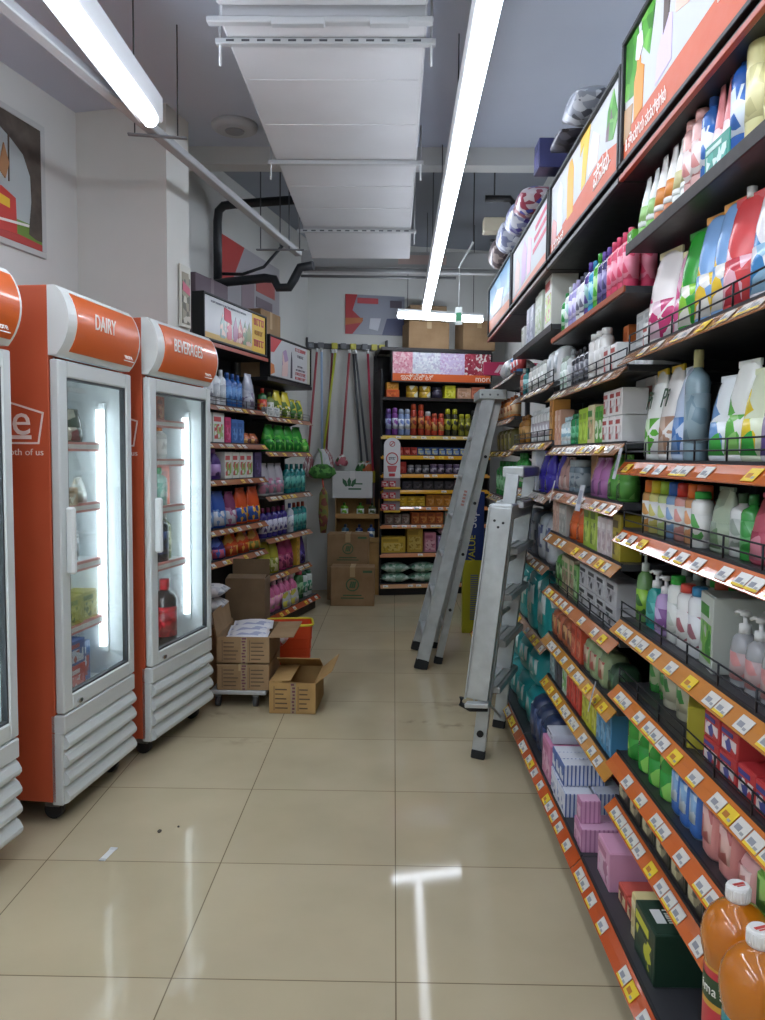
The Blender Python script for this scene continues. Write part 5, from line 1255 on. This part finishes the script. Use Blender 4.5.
# goods piled on the canopies behind the signs
ZT = 2.615
def top_pack(fr, s, y, args, lab, kind='flat', rz=0, lean=0, z0=ZT):
    o = product(kind, *args); o.location = fr.at(s, y, z0); o.rotation_euler = (lean, 0, fr.th+rad(rz)); o.name = 'stored_pack' if kind != 'carton' else 'carton'
    if 'group' in o: del o['group']
    tag(o, lab, 'pack' if kind != 'carton' else 'box')
top_pack(RB, .34, .03, (.22, .22, .06, '3a3a44', '55555f', '26262c'), 'dark bag of stock stored above yellow bottle sign, left')
top_pack(RB, .58, .03, (.26, .22, .11, '8a8f9a', 'b4b8c0', '4a4c55'), 'grey clear bag of stock stored above yellow bottle sign, right')
top_pack(RB, .08, .0, (.12, .2, .12, '2c2f5a', '3f3a70', '23264a'), 'navy box stored above left end of yellow bottle sign', 'carton')
top_pack(RC, .22, .02, (.30, .22, .18, '8f93b4', 'd0d2d8', '4a3f8a'), 'silver and purple bag stored above the striped sign')
top_pack(RC, .56, .02, (.30, .22, .14, 'c0b8bc', '8a3a4a', '3f4a9c'), 'red and blue bag stored above the striped sign')
top_pack(RD, .95, .02, (.30, .22, .2, 'b9bcc8', '7a7f9c', 'dcdfe6'), 'pale silver bag stored above the sky blue sign, right')
top_pack(RD, .55, .02, (.30, .22, .2, '6a5f62', 'a89a94', '4a4044'), 'brown grey bag stored above the sky blue sign, left')
for fr, nm in ((RB, 'yellow bottle sign'), (RC, 'striped sign'), (RD, 'sky blue sign')):
    closed_carton(fr, .06, .08, .98, .30, .35, 2.26, 'long brown carton hidden behind the '+nm+' holding stored bags', CARDIN, None)
# ------------------------------------------------------------------ left shelving
LN, LF = 'near left bay', 'far left bay'
gl1 = gondola(L1, .992, .28, lv((1.70, 'b5806a', 1, .5), (1.44, 'b5806a', 0, .5), (1.185, 'b87a5a', 0, .6), (.84, 'b87a5a', 0, .6), (.62, 'b87a5a', 0, .6), (0, 'b8583c', 0, .6)), 'near left shelving bay of detergents beside beverages fridge', seed=21, top=2.15, base_y=-.08)
gl2 = gondola(L2, .992, .28, lv((1.665, 'b5806a', 1, .5), (1.385, 'b5806a', 0, .5), (1.03, 'b58a72', 0, .6), (.69, 'b87a5a', 0, .6), (.385, 'b87a5a', 0, .6), (0, 'b8583c', 0, .6)), 'far left shelving bay ending at the stacked cartons', seed=22, top=2.01, base_y=-.08)
g().box((.0, -.01, 2.12), (.99, .30, 2.15), BLACK, .003).build('canopy', gl1); g().box((.0, -.018, 2.12), (.99, -.008, 2.145), M('a84a34', .4)).build('canopy_trim', gl1)
g().box((.0, -.01, 1.98), (.99, .30, 2.01), BLACK, .003).build('canopy', gl2)
zl = [q+.04 for q in (1.70, 1.44, 1.185, .84, .62)]
row(L1, zl[0], at(T, LN), [
    ('bottle', 2, (.09, .07, .27, 'c6cad0', 'b0b4bc', 'd8dce0', '9aa0b0'), 'tall silver bottle', {'s': .0}),
    ('bottle', 2, (.085, .07, .25, 'e0e3e6', 'd6dadd', 'c4cad0', 'e0e3e6'), 'tall white bottle', {}),
    ('bottle', 3, (.085, .07, .24, '2f66b0', '2a58a0', '6fa0d8', '2f66b0'), 'bright blue bottle', {}),
    ('pouch', 1, (.15, .09, .27, 'a4a8b8', 'c4c6d0', '8a7f9a', 'b0b4c0'), 'clear wrapped bundle', {'s': .72})], y=.02)
row(L1, zl[1], at(S2, LN), [
    ('carton', 1, (.13, .08, .20, 'd4d8d2', 'd8dcd4', '5f8f3a'), 'white washing powder carton, left', {'s': .0}),
    ('carton', 1, (.16, .08, .205, 'dde0da', '9fc07a', 'c04a4a'), 'white washing powder carton with green sprig', {'s': .15}),
    ('carton', 1, (.09, .08, .18, 'cc3a70', 'd86a94', 'a82c5a'), 'magenta carton', {'s': .33}),
    ('carton', 2, (.10, .08, .17, '3f6fb4', '6f9ad0', '2f5a98'), 'cobalt blue carton', {'s': .43}),
    ('pouch', 2, (.12, .08, .08, 'b5603a', 'd09a5a', '6a3a30', 'a85a34'), 'low orange brown pouch', {'s': .68})], y=.02)
row(L1, zl[2], at(S3, LN), [
    ('jug', 2, (.13, .08, .21, '4a2f7a', '8a5ab0', 'b090c8', '4a2f7a'), 'purple handled detergent bottle', {'s': .02}),
    ('carton', 4, (.11, .08, .19, 'dfe2da', '8fb45a', 'c85a5a'), 'white carton with green leaf', {'s': .32, 'gap': .01}),
    ('carton', 1, (.13, .08, .19, '4a3f6a', '6a5a8a', '3a3054'), 'dark violet carton', {'s': .82})], y=.02)
row(L1, zl[3], at(S4, LN), [
    ('pouch', 2, (.19, .10, .26, '2f55a8', '7fa8dc', 'dfe4ee', '2f4f9c'), 'blue detergent powder bag', {'s': .0, 'gap': .0}),
    ('pouch', 1, (.17, .10, .25, '8a3f6a', 'b4789a', 'd4d4e0', '7a3460'), 'plum detergent powder bag', {'s': .385}),
    ('pouch', 2, (.20, .10, .27, 'd8531f', 'e8b23a', '3a5aa8', 'cc4a1c'), 'orange detergent powder bag', {'s': .56, 'gap': .01})], y=.02)
row(L1, zl[4], at(S5, LN), [
    ('pouch', 1, (.15, .10, .155, '9fb0a8', 'c04a4a', 'd8dcd8', '8a9a94'), 'small red and grey powder bag', {'s': .03}),
    ('pouch', 1, (.17, .10, .155, '34307a', '4f6ac0', 'c05a7a', '2c286a'), 'small violet powder bag', {'s': .20}),
    ('pouch', 2, (.19, .10, .16, 'd8531f', 'e0a03a', 'b83f18', 'cc4a1c'), 'small orange powder bag', {'s': .39, 'gap': .01}),
    ('pouch', 1, (.17, .10, .155, 'c85a2c', 'e0a03a', '8a8a3a', 'b84a24'), 'orange and olive powder bag', {'s': .80})], y=.02)
z2 = [q+.04 for q in (1.665, 1.385, 1.03, .69, .385)]
row(L2, z2[0], at(T, LF), [
    ('bottle', 1, (.11, .07, .22, '2f6a3c', 'b8392c', 'd84a3a', 'e0a03a'), 'dark green bottle with red flame label', {'s': .05}),
    ('bottle', 1, (.10, .07, .20, '7a8a3a', '4a5a2c', 'dcdcd4', '7a8a3a'), 'olive bottle with white label', {'s': .20}),
    ('pouch', 2, (.15, .09, .23, 'd8c83a', '5f7a2c', 'e6e2c0', 'c8b82c'), 'yellow cleaner pouch', {'s': .34, 'gap': .03}),
    ('carton', 2, (.12, .05, .07, 'd8dad8', 'b8bcb8', '8f9a94'), 'low white carton', {'s': .02, 'y': -.0}),
    ('pouch', 2, (.13, .08, .18, 'c8c23a', '4a7a3a', 'e0dca8', 'a8a02c'), 'yellow green cleaner pouch', {'s': .70, 'gap': .01})], y=.05)
row(L2, z2[1], at(S2, LF), [
    ('pouch', 4, (.20, .10, .22, '2f9a34', '5fc04a', '1f7a2c', '2a8a30'), 'vivid green dishwash pouch', {'s': .10, 'gap': -.0}),
    ('pouch', 1, (.12, .08, .12, '4fae3c', '8cd060', '2f8a2c', '3f9a34'), 'small green dishwash pouch', {'s': .92})], y=.02)
row(L2, z2[2], at(S3, LF), [
    ('pouch', 3, (.15, .09, .26, 'b8b4bc', 'c88aa4', '8a8f9c', 'a4a0aa'), 'grey and pink clear pouch', {'s': .0, 'gap': .0}),
    ('bottle', 4, (.095, .07, .25, '1f8080', '187070', '5fb4a8', '1f8080'), 'deep teal cleaner bottle', {'s': .50, 'gap': .02})], y=.02)
row(L2, z2[3], at(S4, LF), [
    ('bottle', 5, (.09, .07, .24, '3a2f86', '8a3a6a', 'cfcfe0', '3a2f86'), 'violet cleaner bottle', {'s': .0, 'gap': .015}),
    ('bottle', 1, (.09, .07, .25, 'c4cad4', '3f5aa0', 'dfe4ea', '8fa0c0'), 'white cleaner bottle', {'s': .57}),
    ('bottle', 3, (.09, .07, .25, '1f7a7c', 'a8402c', '5fb0a8', '1f6a70'), 'teal cleaner bottle with red cap', {'s': .68, 'gap': .01})], y=.02)
row(L2, z2[4], at(S5, LF), [
    ('pouch', 2, (.17, .10, .27, 'b4b03a', '8f9a3a', 'd4d09a', 'a09c30'), 'mustard powder pouch', {'s': .0, 'gap': .0}),
    ('pouch', 2, (.15, .10, .27, 'a83a6a', 'c0587f', '7a2c58', '983460'), 'raspberry powder pouch', {'s': .37, 'gap': .0}),
    ('carton', 1, (.08, .08, .25, 'c8a03a', 'd8b85c', 'a8842c'), 'gold carton', {'s': .70}),
    ('pouch', 1, (.15, .10, .27, '4a3a86', '6f5fb0', '352a68', '42347a'), 'deep violet powder pouch', {'s': .80})], y=.02)
row(L2, bz, at(BT, LF), [
    ('jug', 5, (.11, .09, .235, 'e07aa8', 'ecc4d6', 'f0a8c8', 'e6d8a0'), 'pink softener bottle', {'s': .02, 'gap': .012, 'y': -.03}),
    ('wide', 1, (.11, .08, .24, '3f7a44', 'c04a5a', '8fb88a', '3f7a44'), 'green cleaner bottle with red cap', {'s': .66, 'y': -.03}),
    ('wide', 2, (.11, .08, .22, 'd4dcd8', '2f6a4a', '3f8a6a', 'd4dcd8'), 'white cleaner bottle with green label', {'s': .775, 'y': -.03, 'gap': .0})])
row(L2, bz, at(BT, LF)+' at the front', [('pouch', 2, (.16, .04, .13, 'c4c6c4', 'd0c85a', 'a8acaa', 'b8bab8'), 'grey and yellow sachet strip', {'s': .2, 'gap': .01, 'y': -.075})])
closed_carton(L1, .58, .095, .36, .18, .33, 2.152, 'brown carton stored behind the family picture sign', CARDIN, None)
closed_carton(L2, .12, .10, .40, .18, .55, 2.012, 'brown carton stored behind the red corner sign', CARD, None)
closed_carton(L1, .06, .10, .48, .18, .46, 2.152, 'dim grey purple carton stored under black wall pipe', M('6a5a64', .6), None, tape='7a6a70')
# ------------------------------------------------------------------ end shelving
ge = gondola(BK, 1.14, .38, lv((2.425, None, 0, 0), (1.937, None, 0, 0), (1.565, 'd8b86a', 0, .8), (1.367, 'd8a02c', 0, .5), (1.183, 'd89a3a', 0, .6), (1.023, 'd8a02c', 0, .5), (.854, 'd88a4a', 0, .7), (.674, 'cf8a5a', 0, .7), (.385, 'cf8a5a', 0, .6), (0, 'd09a6a', 0, .5)), 'shelving unit across the end of the aisle', seed=31, top=2.42, base_z=.118, base_y=-.04, plinth='17171a')
for x in (.0, 1.12): g().box((x, -.0, .0), (x+.02, .38, 2.25), BLACK, .003).build('end_panel', ge)
EN = 'end shelving unit'
ze = [q+.04 for q in (1.937, 1.565, 1.367, 1.183, 1.023, .854, .674, .385)]
row(BK, ze[0], at(T, EN), [
    ('carton', 1, (.13, .10, .075, 'd8602c', 'e07a3c', 'c0501f'), 'lower orange box', {'s': .06}),
    ('roll', 1, (.12, .09, .12, 'd0a83a', 'd8d4b8', 'b8902c'), 'yellow and white wrapped roll, left', {'s': .27}),
    ('roll', 1, (.12, .09, .12, 'd6b03c', 'dcd8c0', 'b8902c'), 'yellow and white wrapped roll, right', {'s': .40}),
    ('jar', 1, (.10, .09, .11, '3a3446', '2a2634', '4a4458', '3a3446'), 'dark violet jar', {'s': .54}),
    ('carton', 1, (.11, .10, .13, 'd4cf24', 'e0dc5c', 'b8b41c'), 'bright yellow box', {'s': .66}),
    ('carton', 1, (.14, .10, .11, 'c89a7a', 'd4b098', 'b08464'), 'tan box', {'s': .79}),
    ('carton', 1, (.14, .10, .12, 'd07a5a', 'e0a48c', 'b86444'), 'salmon box', {'s': .94})], y=.02)
row(BK, ze[0]+.078, at(T, EN), [('carton', 1, (.12, .09, .07, 'e09a30', 'e8b45c', 'c8841f'), 'upper amber box on the orange one', {'s': .065, 'y': .03})])
row(BK, ze[1], at(S2, EN), [
    ('spray', 1, (.058, .058, .26, '5a4a8c', '7a5aa0', 'a9b4d8', '5a4a8c'), 'violet spray can, first', {'s': .06}),
    ('spray', 1, (.058, .058, .27, '8a4a9c', '9a5ab0', 'cfd4e4', '8a4a9c'), 'magenta violet spray can', {}),
    ('spray', 2, (.058, .058, .26, '8fa4cc', 'b4c4dc', 'e0e4ee', '6a7fb8'), 'pale blue spray can', {}),
    ('spray', 2, (.062, .062, .31, 'b5402c', 'c8502c', 'd0884a', '8a2c20'), 'tall red spray can', {'gap': .012}),
    ('spray', 1, (.062, .062, .24, 'c0482c', 'd4d4d4', 'd8904a', '8a2c20'), 'red spray can with white cap', {}),
    ('spray', 2, (.062, .062, .22, 'c84a34', 'c2583c', 'd8a05c', '98301f'), 'short red spray can', {}),
    ('spray', 2, (.060, .060, .27, '3a3a20', 'c8c42c', 'b8b43a', '2a2a1c'), 'black spray can with yellow cap', {'gap': .014}),
    ('spray', 2, (.060, .060, .22, '8a8a2c', 'b8b42c', '4a4a1c', 'b8b43a'), 'olive yellow spray can', {}),
    ('spray', 3, (.060, .060, .26, '2a2c2a', '34342f', '5a5a48', '3a3a30'), 'black spray can', {'gap': .012})], y=.02)
row(BK, ze[2], at(S3, EN), [
    ('carton', 4, (.065, .06, .075, 'b83a30', 'd0786a', '8a2a22'), 'small red box', {'s': .10, 'stack': 1}),
    ('carton', 9, (.068, .06, .075, '3a5a98', '8fa8cc', 'd0cc8a'), 'small blue box', {'gap': .006})], y=.02)
row(BK, ze[3], at(S4, EN), [
    ('carton', 1, (.17, .08, .115, 'b4352e', 'c85a50', '8a241f'), 'large red box', {'s': .10}),
    ('jar', 3, (.065, .065, .085, '7a7a80', '9a9aa0', 'b0b0b4', '6a6a78'), 'grey jar', {'s': .29, 'gap': .012}),
    ('jar', 5, (.07, .07, .095, '6a5a7a', '8a7a98', 'b4a8bc', '5f5a68'), 'dusky purple jar', {'gap': .012})], y=.02)
row(BK, ze[4], at(S5, EN), [
    ('jar', 1, (.09, .08, .09, 'c0c4c8', 'd4d8dc', '8a8f94', 'dcdee0'), 'shiny silver jar', {'s': .12}),
    ('carton', 5, (.10, .08, .085, '2f2c30', '5a5458', '454048'), 'dark box', {'s': .23, 'gap': .01}),
    ('carton', 2, (.11, .08, .09, 'c0747a', 'd8a4a8', 'a0585e'), 'dusty rose box', {'s': .80})], y=.02)
row(BK, ze[5], at(S6, EN), [
    ('carton', 1, (.08, .08, .10, 'c8cacc', 'b4b8bc', '9a9ea4'), 'pale grey box', {'s': .10}),
    ('carton', 3, (.09, .08, .048, 'd8b02c', 'e4c85a', 'b8901f'), 'yellow flat box', {'s': .19, 'stack': 2, 'gap': .004}),
    ('carton', 3, (.085, .08, .115, 'c8822c', 'd8a05a', 'a8681f'), 'ochre box', {'s': .48, 'gap': .004}),
    ('carton', 3, (.09, .08, .09, '6a3a34', '8f5f58', '4f2a26'), 'dark maroon box', {'s': .76, 'gap': .006})], y=.02)
row(BK, ze[6], at(S7, EN), [
    ('carton', 3, (.08, .08, .10, '8a7a70', 'b4a498', '6a4a44'), 'taupe box', {'s': .06, 'gap': .004}),
    ('carton', 4, (.08, .08, .115, 'b4602c', 'cc8a4a', '8a3f20'), 'rust orange box', {'s': .33, 'gap': .004}),
    ('carton', 3, (.08, .08, .12, '8a9a8a', 'b8c0b4', 'b85a4a'), 'grey green box', {'s': .68, 'gap': .004})], y=.02)
row(BK, ze[7], at(S8, EN), [
    ('carton', 1, (.25, .12, .16, 'c8a63a', 'd8c06a', 'a88a2c'), 'wide yellow carton', {'s': .02}),
    ('carton', 1, (.16, .12, .255, 'b8963a', 'c8ae5c', '98782c'), 'tall mustard carton', {'s': .29}),
    ('carton', 1, (.12, .12, .20, 'd08a9a', 'e4b8c0', 'b0647a'), 'pink carton', {'s': .47}),
    ('carton', 2, (.20, .12, .16, 'a894b8', 'd0c4d8', '7f6a98'), 'lilac white carton', {'s': .61, 'gap': .01})], y=.02)
row(BK, ze[7]+.163, at(S8, EN), [('flat', 1, (.20, .11, .10, 'c8a4ac', 'b08a98', 'd8c4c8'), 'pink grey pack lying on the lilac cartons', {'s': .62, 'y': .02})])
row(BK, .118, at(BT, EN), [
    ('flat', 2, (.30, .20, .10, '8fb09c', 'c4d4c8', '4f8a6a'), 'pale green pillow bag', {'s': .02, 'gap': -.0, 'stack': 2, 'y': -.02}),
    ('pack', 2, (.19, .16, .23, '3f9a78', '9fd0b4', 'd0e0d4'), 'mint green pack', {'s': .64, 'gap': .01})], y=.0)
# hanging strip with round head at the left post of the end shelving
r = empty('hanging_strip', BK.at(.02, -.08, .84), BK.th, 'white round topped hanging strip with red emblem and yellow trays', 'display')
q = g(); w = .165; pts = [(0, .34), (w, .34), (w, .66)]+[(w/2+w/2*math.cos(a), .66+.075*math.sin(a)) for a in [PI*i/14 for i in range(1, 14)]]+[(0, .66)]
q.prism(pts, -.006, .0, M('e2e2e4', .4)); q.build('head_card', r)
q = g(); RD_ = M('bf3a44', .5)
for (cx, cz, R_, t_) in ((w/2, .675, .028, .006), (w/2, .53, .062, .010)):
    n = 22
    for i in range(n):
        a, b = 2*PI*i/n, 2*PI*(i+1)/n
        q.prism([(cx+R_*math.cos(a), cz+R_*math.sin(a)), (cx+R_*math.cos(b), cz+R_*math.sin(b)), (cx+(R_-t_)*math.cos(b), cz+(R_-t_)*math.sin(b)), (cx+(R_-t_)*math.cos(a), cz+(R_-t_)*math.sin(a))], -.008, -.005, RD_)
q.prism([(w/2-.02, .66), (w/2-.012, .658), (w/2+.02, .69), (w/2+.012, .692)], -.008, -.005, RD_)
q.prism([(w/2-.035, .40), (w/2+.035, .40), (w/2+.05, .46), (w/2-.05, .46)], -.008, -.005, M('c9696f', .5))
q.prism(rect(w/2-.03, .355, w/2+.03, .385), -.008, -.005, RD_)
q.build('red_emblem', r)
script_marks(r, w/2-.035, .515, .07, .03, 3, '4a3a3e', -.0075)
for i in range(3):
    z0 = .0+.115*i
    q = g().box((0, -.03, z0), (w, .0, z0+.02), M('d8a82c', .4), .002); q.box((0, -.004, z0+.02), (w, .0, z0+.11), M('9a8f94', .5)); q.box((0, -.032, z0+.004), (w, -.029, z0+.018), M('dcb83c', .4))
    q.build('tray', r)
for i in range(3):
    for k in range(2):
        o = product('carton', .065, .02, .06, 'b8404a', 'd89a9c', 'd8d4d2'); o.location = BK.at(.03+.075*k, -.097, .861+.115*i); o.rotation_euler = (0, 0, BK.th); o.name = 'small_packet'
        if 'group' in o: del o['group']
        tag(o, f"small red packet {'left' if k == 0 else 'right'} in {['lowest', 'middle', 'top'][i]} tray of the hanging strip", 'packet', 'packets on the hanging strip')
# ------------------------------------------------------------------ fridge contents
def stock(fr, z, kind, args, s, y, lab, nm, cat, rz=0, kw={}, lean=0):
    o = product(kind, *args, **kw); o.location = fr.at(s, y, z); o.rotation_euler = (0, lean, fr.th+rad(rz)); o.name = nm
    if 'group' in o: del o['group']
    tag(o, lab, cat)
DF, BF = 'inside the dairy fridge', 'inside the beverages fridge'
zf = [1.44, 1.19, .95, .70, .43]
stock(F2, zf[0], 'pouch', (.14, .06, .15, 'c8b8a0', 'b04a3c', 'd8d4cc', '8a7a6a'), .24, .15, 'red and beige snack bag on top shelf '+DF, 'snack_bag', 'bag', 10)
stock(F2, zf[0], 'pouch', (.13, .06, .14, '3f4a3a', 'c8c0b0', '8a3a34', '5a5a50'), .37, .13, 'dark and pale snack bag on top shelf '+DF, 'snack_bag', 'bag', -10)
stock(F2, zf[0], 'pouch', (.13, .06, .25, '6a6f72', '9a4a4a', 'b0b4b6', '8a8f92'), .33, .30, 'tall grey bag at back of top shelf '+DF, 'snack_bag', 'bag')
stock(F2, zf[1], 'jar', (.09, .09, .13, 'e0d8a8', 'd8b81c', 'efe6c0', 'c8b060'), .30, .19, 'jar with yellow lid on second shelf '+DF, 'jar', 'jar')
stock(F2, zf[1], 'carton', (.10, .08, .07, 'c8a888', 'e0d4c0', '8a6a4a'), .25, .10, 'tan butter box on second shelf '+DF, 'carton', 'box')
stock(F2, zf[1], 'pouch', (.13, .06, .11, 'd8d8d0', 'c0b8a8', 'e6e6e0', 'c8c8c0'), .39, .11, 'cream milk pouch on second shelf '+DF, 'milk_pouch', 'pouch', 14)
stock(F2, zf[2], 'jar', (.09, .09, .13, 'b4b8bc', '3a3c40', 'd4d6d8', '8a8f94'), .32, .16, 'silver jar with black lid on third shelf '+DF, 'jar', 'jar')
stock(F2, zf[2], 'jar', (.09, .09, .12, 'c0c4c6', 'b0b4b8', '5a5c60', 'c0c4c6'), .41, .17, 'grey tub on third shelf '+DF, 'tub', 'tub')
stock(F2, zf[3], 'carton', (.15, .10, .12, 'a8a040', 'b8b25c', '6f7a34'), .27, .12, 'olive yellow carton at left on lowest shelf '+DF, 'carton', 'box')
stock(F2, zf[3], 'carton', (.12, .10, .12, 'b0a84a', 'c4be70', '6f7a34'), .42, .13, 'olive yellow carton at right on lowest shelf '+DF, 'carton', 'box')
stock(F2, zf[4], 'carton', (.15, .12, .11, 'c0343a', 'd8787c', 'e0d0d0'), .26, .12, 'red carton on the floor '+DF, 'carton', 'box')
stock(F2, zf[4]+.113, 'carton', (.15, .12, .10, '3f5fa0', 'c8d0e0', 'b04a50'), .26, .12, 'blue and white carton atop the red one '+DF, 'carton', 'box')
stock(F2, zf[4], 'carton', (.12, .10, .17, '4a6fa8', 'b04050', 'd0d8e4'), .41, .16, 'blue and red carton on the floor '+DF, 'carton', 'box')
zg = [1.56, 1.37, 1.14, .86, .43]
stock(F3, zg[0], 'bottle', (.08, .08, .13, '3f6a4a', 'c8502c', '8fae8a', '3f6a4a'), .26, .15, 'green bottle with orange cap on top shelf '+BF, 'bottle', 'bottle')
stock(F3, zg[0], 'carton', (.08, .08, .12, 'c05a34', 'd8905c', '8a3f24'), .38, .15, 'orange box on top shelf '+BF, 'carton', 'box')
stock(F3, zg[1], 'carton', (.09, .08, .13, 'c8602c', 'd88a5c', '9a4420'), .26, .15, 'orange carton at left of second shelf '+BF, 'carton', 'box')
stock(F3, zg[1], 'bottle', (.07, .07, .17, 'dcdedc', 'd8702c', 'efefec', 'c8c8c4'), .44, .15, 'white bottle with orange cap on second shelf '+BF, 'bottle', 'bottle')
stock(F3, zg[2], 'bottle', (.09, .09, .20, 'b4d0c8', '5fae7a', '8fc0b0', 'cfe0da'), .27, .14, 'clear bottle with green cap at left of third shelf '+BF, 'bottle', 'bottle')
stock(F3, zg[2], 'bottle', (.09, .09, .19, 'b8d2ca', '5fae7a', '8fc0b0', 'cfe0da'), .38, .13, 'clear bottle with green cap at right of third shelf '+BF, 'bottle', 'bottle')
stock(F3, zg[2], 'carton', (.09, .09, .20, 'd0562c', 'e07a4c', 'a8401f'), .47, .18, 'red orange juice carton on third shelf '+BF, 'carton', 'box')
stock(F3, zg[3], 'bottle', (.095, .095, .25, '241a20', '2c2a5a', '2f3a6a', '241a20'), .27, .14, 'dark cola bottle at left of fourth shelf '+BF, 'bottle', 'bottle')
stock(F3, zg[3], 'bottle', (.095, .095, .255, '281c22', '3a4a7a', '34406f', '281c22'), .385, .13, 'dark cola bottle at middle of fourth shelf '+BF, 'bottle', 'bottle')
stock(F3, zg[3], 'bottle', (.08, .08, .24, '8a8f5a', 'd8d8d0', 'c8c89a', '8a8f5a'), .49, .16, 'olive bottle with pale cap on fourth shelf '+BF, 'bottle', 'bottle')
stock(F3, zg[4], 'bottle', (.12, .12, .34, '2a1414', 'b5242c', 'b5242c', '8a1a20'), .40, .11, 'large dark cola bottle with red label on floor '+BF, 'bottle', 'bottle')
stock(F3, zg[4], 'bottle', (.10, .10, .30, 'c86a34', 'd8783c', 'd8a07a', 'b8562c'), .27, .15, 'orange soda bottle on floor '+BF, 'bottle', 'bottle')
stock(F1, .86, 'bottle', (.10, .10, .24, '5a7a4a', '3f5a34', '8fae7a', '5a7a4a'), .50, .16, 'green bottle behind glass of the cut off left fridge', 'bottle', 'bottle')
# ------------------------------------------------------------------ juice bottles in the right foreground
JU = M('e2861a', .12, 0, .35, .6)
def juice(x, y, lab, band, seed):
    r = empty('juice_bottle', (x, y, .27), rad(200), lab, 'bottle')
    g().loft([(0, .046, .046), (.008, .052, .052), (.12, .053, .053), (.19, .053, .053), (.206, .055, .055), (.225, .060, .060), (.25, .0625, .0625), (.275, .059, .059), (.295, .049, .049), (.308, .036, .036), (.315, .024, .024), (.320, .017, .017), (.326, .016, .016)], JU, 32).build('body', r)
    q = g().loft([(.322, .020, .020), (.3225, .021, .021), (.348, .0205, .0205), (.351, .018, .018)], M('ecebe8', .35), 24)
    for i in range(24):
        a = 2*PI*i/24; q.box((.0195, -.0012, .326), (.0222, .0012, .345), M('ecebe8', .35), 0, Matrix.Rotation(a, 4, 'Z'))
    q.box((-.012, -.003, .3505), (.012, .003, .3517), M('c8473f', .5)); q.box((-.009, .005, .3505), (.009, .008, .3517), M('c8473f', .5)); q.build('cap', r)
    lb = g().loft([(.03, .0545, .0545), (.202, .0545, .0545)], band, 32, cap=False).build('label', r)
    g().loft([(.137, .0551, .0551), (.182, .0551, .0551)], M('2f4a2c', .4), 32, cap=False).build('label_band', lb)
    for k, chs in enumerate('imas'):
        a = rad(64+17*k)
        t = text(chs, .026, M('ece9e0', .4), lb, .0555*math.sin(a), -.0555*math.cos(a), .159, rot=(PI/2, 0, a), name='lettering')
    return r
juice(.622, 1.41, 'orange juice bottle with red and green label, behind the other one', S('c83a44', 'd8a23a', 14, 2, .3, .75), 1)
juice(.600, 1.275, 'nearest orange juice bottle with teal label at bottom right corner', M('2f8f98', .35), 2)
r = empty('drink_carton_tray', (.60, 1.33, 0), 0, 'carton tray the orange juice bottles stand on, by the photo corner', 'tray')
g().box((-.05, -.16, 0), (.09, .14, .264), CARD2, .004).build('box', r)
q = g(); q.box((-.05, -.16, .264), (.09, .14, .269), CARD2); q.box((-.0505, -.02, .02), (-.0495, .04, .264), M('b59a70', .3)); q.build('lid', r)
# ------------------------------------------------------------------ litter on the floor
q = g().box((-.011, -.04, 0), (.011, .04, .0015), M('e4e4e2', .5)); q.box((-.013, .03, .0), (.013, .046, .0022), M('d0d2d2', .5)); q.box((-.010, -.046, 0), (.012, -.034, .003), M('c2c4c4', .5))
tag(q.build('paper_scrap', loc=(-1.005, 2.66, 0), rot=(0, 0, rad(-8))), 'white scrap lying on the tiles before the dairy fridge', 'scrap')
q = g().loft([(0, .007, .010), (.004, .008, .011), (.007, .004, .006)], M('4a4238', .8), 10)
tag(q.build('dirt_crumb', loc=(-.875, 2.83, 0)), 'larger dark crumb on the tiles right of the white scrap', 'crumb')
q = g().loft([(0, .004, .005), (.003, .004, .005), (.005, .002, .002)], M('4a4238', .8), 8)
tag(q.build('dirt_crumb', loc=(-.815, 2.87, 0)), 'tiny dark crumb right of the larger crumb on tiles', 'crumb')

# ------------------------------------------------------------------ camera, world, exposure
sc = bpy.context.scene
cam = bpy.data.cameras.new('camera'); co = bpy.data.objects.new('camera', cam); C.objects.link(co); sc.camera = co
yaw, pitch, roll = .0139, .0689, -.0091
cy, sy, cp, sp_ = math.cos(yaw), math.sin(yaw), math.cos(pitch), math.sin(pitch)
f = Vector((-sy*cp, cy*cp, -sp_)); rt = Vector((cy, sy, 0)); dn = f.cross(rt)
c_, s_ = math.cos(roll), math.sin(roll)
r1 = rt*c_+dn*s_; d1 = -rt*s_+dn*c_
m = Matrix((r1, -d1, -f)).transposed().to_4x4(); m.translation = (-.019, 0, 1.4003)
co.matrix_world = m
cam.sensor_fit = 'VERTICAL'; cam.sensor_height = 36; cam.lens = 36*790/1020; cam.clip_start = .02
w = bpy.data.worlds.new('world'); sc.world = w; w.use_nodes = True
w.node_tree.nodes['Background'].inputs[0].default_value = lin('b8c4d4'); w.node_tree.nodes['Background'].inputs[1].default_value = .1
sc.view_settings.view_transform = 'Standard'; sc.view_settings.look = 'None'; sc.view_settings.gamma = 1; sc.view_settings.use_curve_mapping = False
sc.view_settings.exposure = 0.82
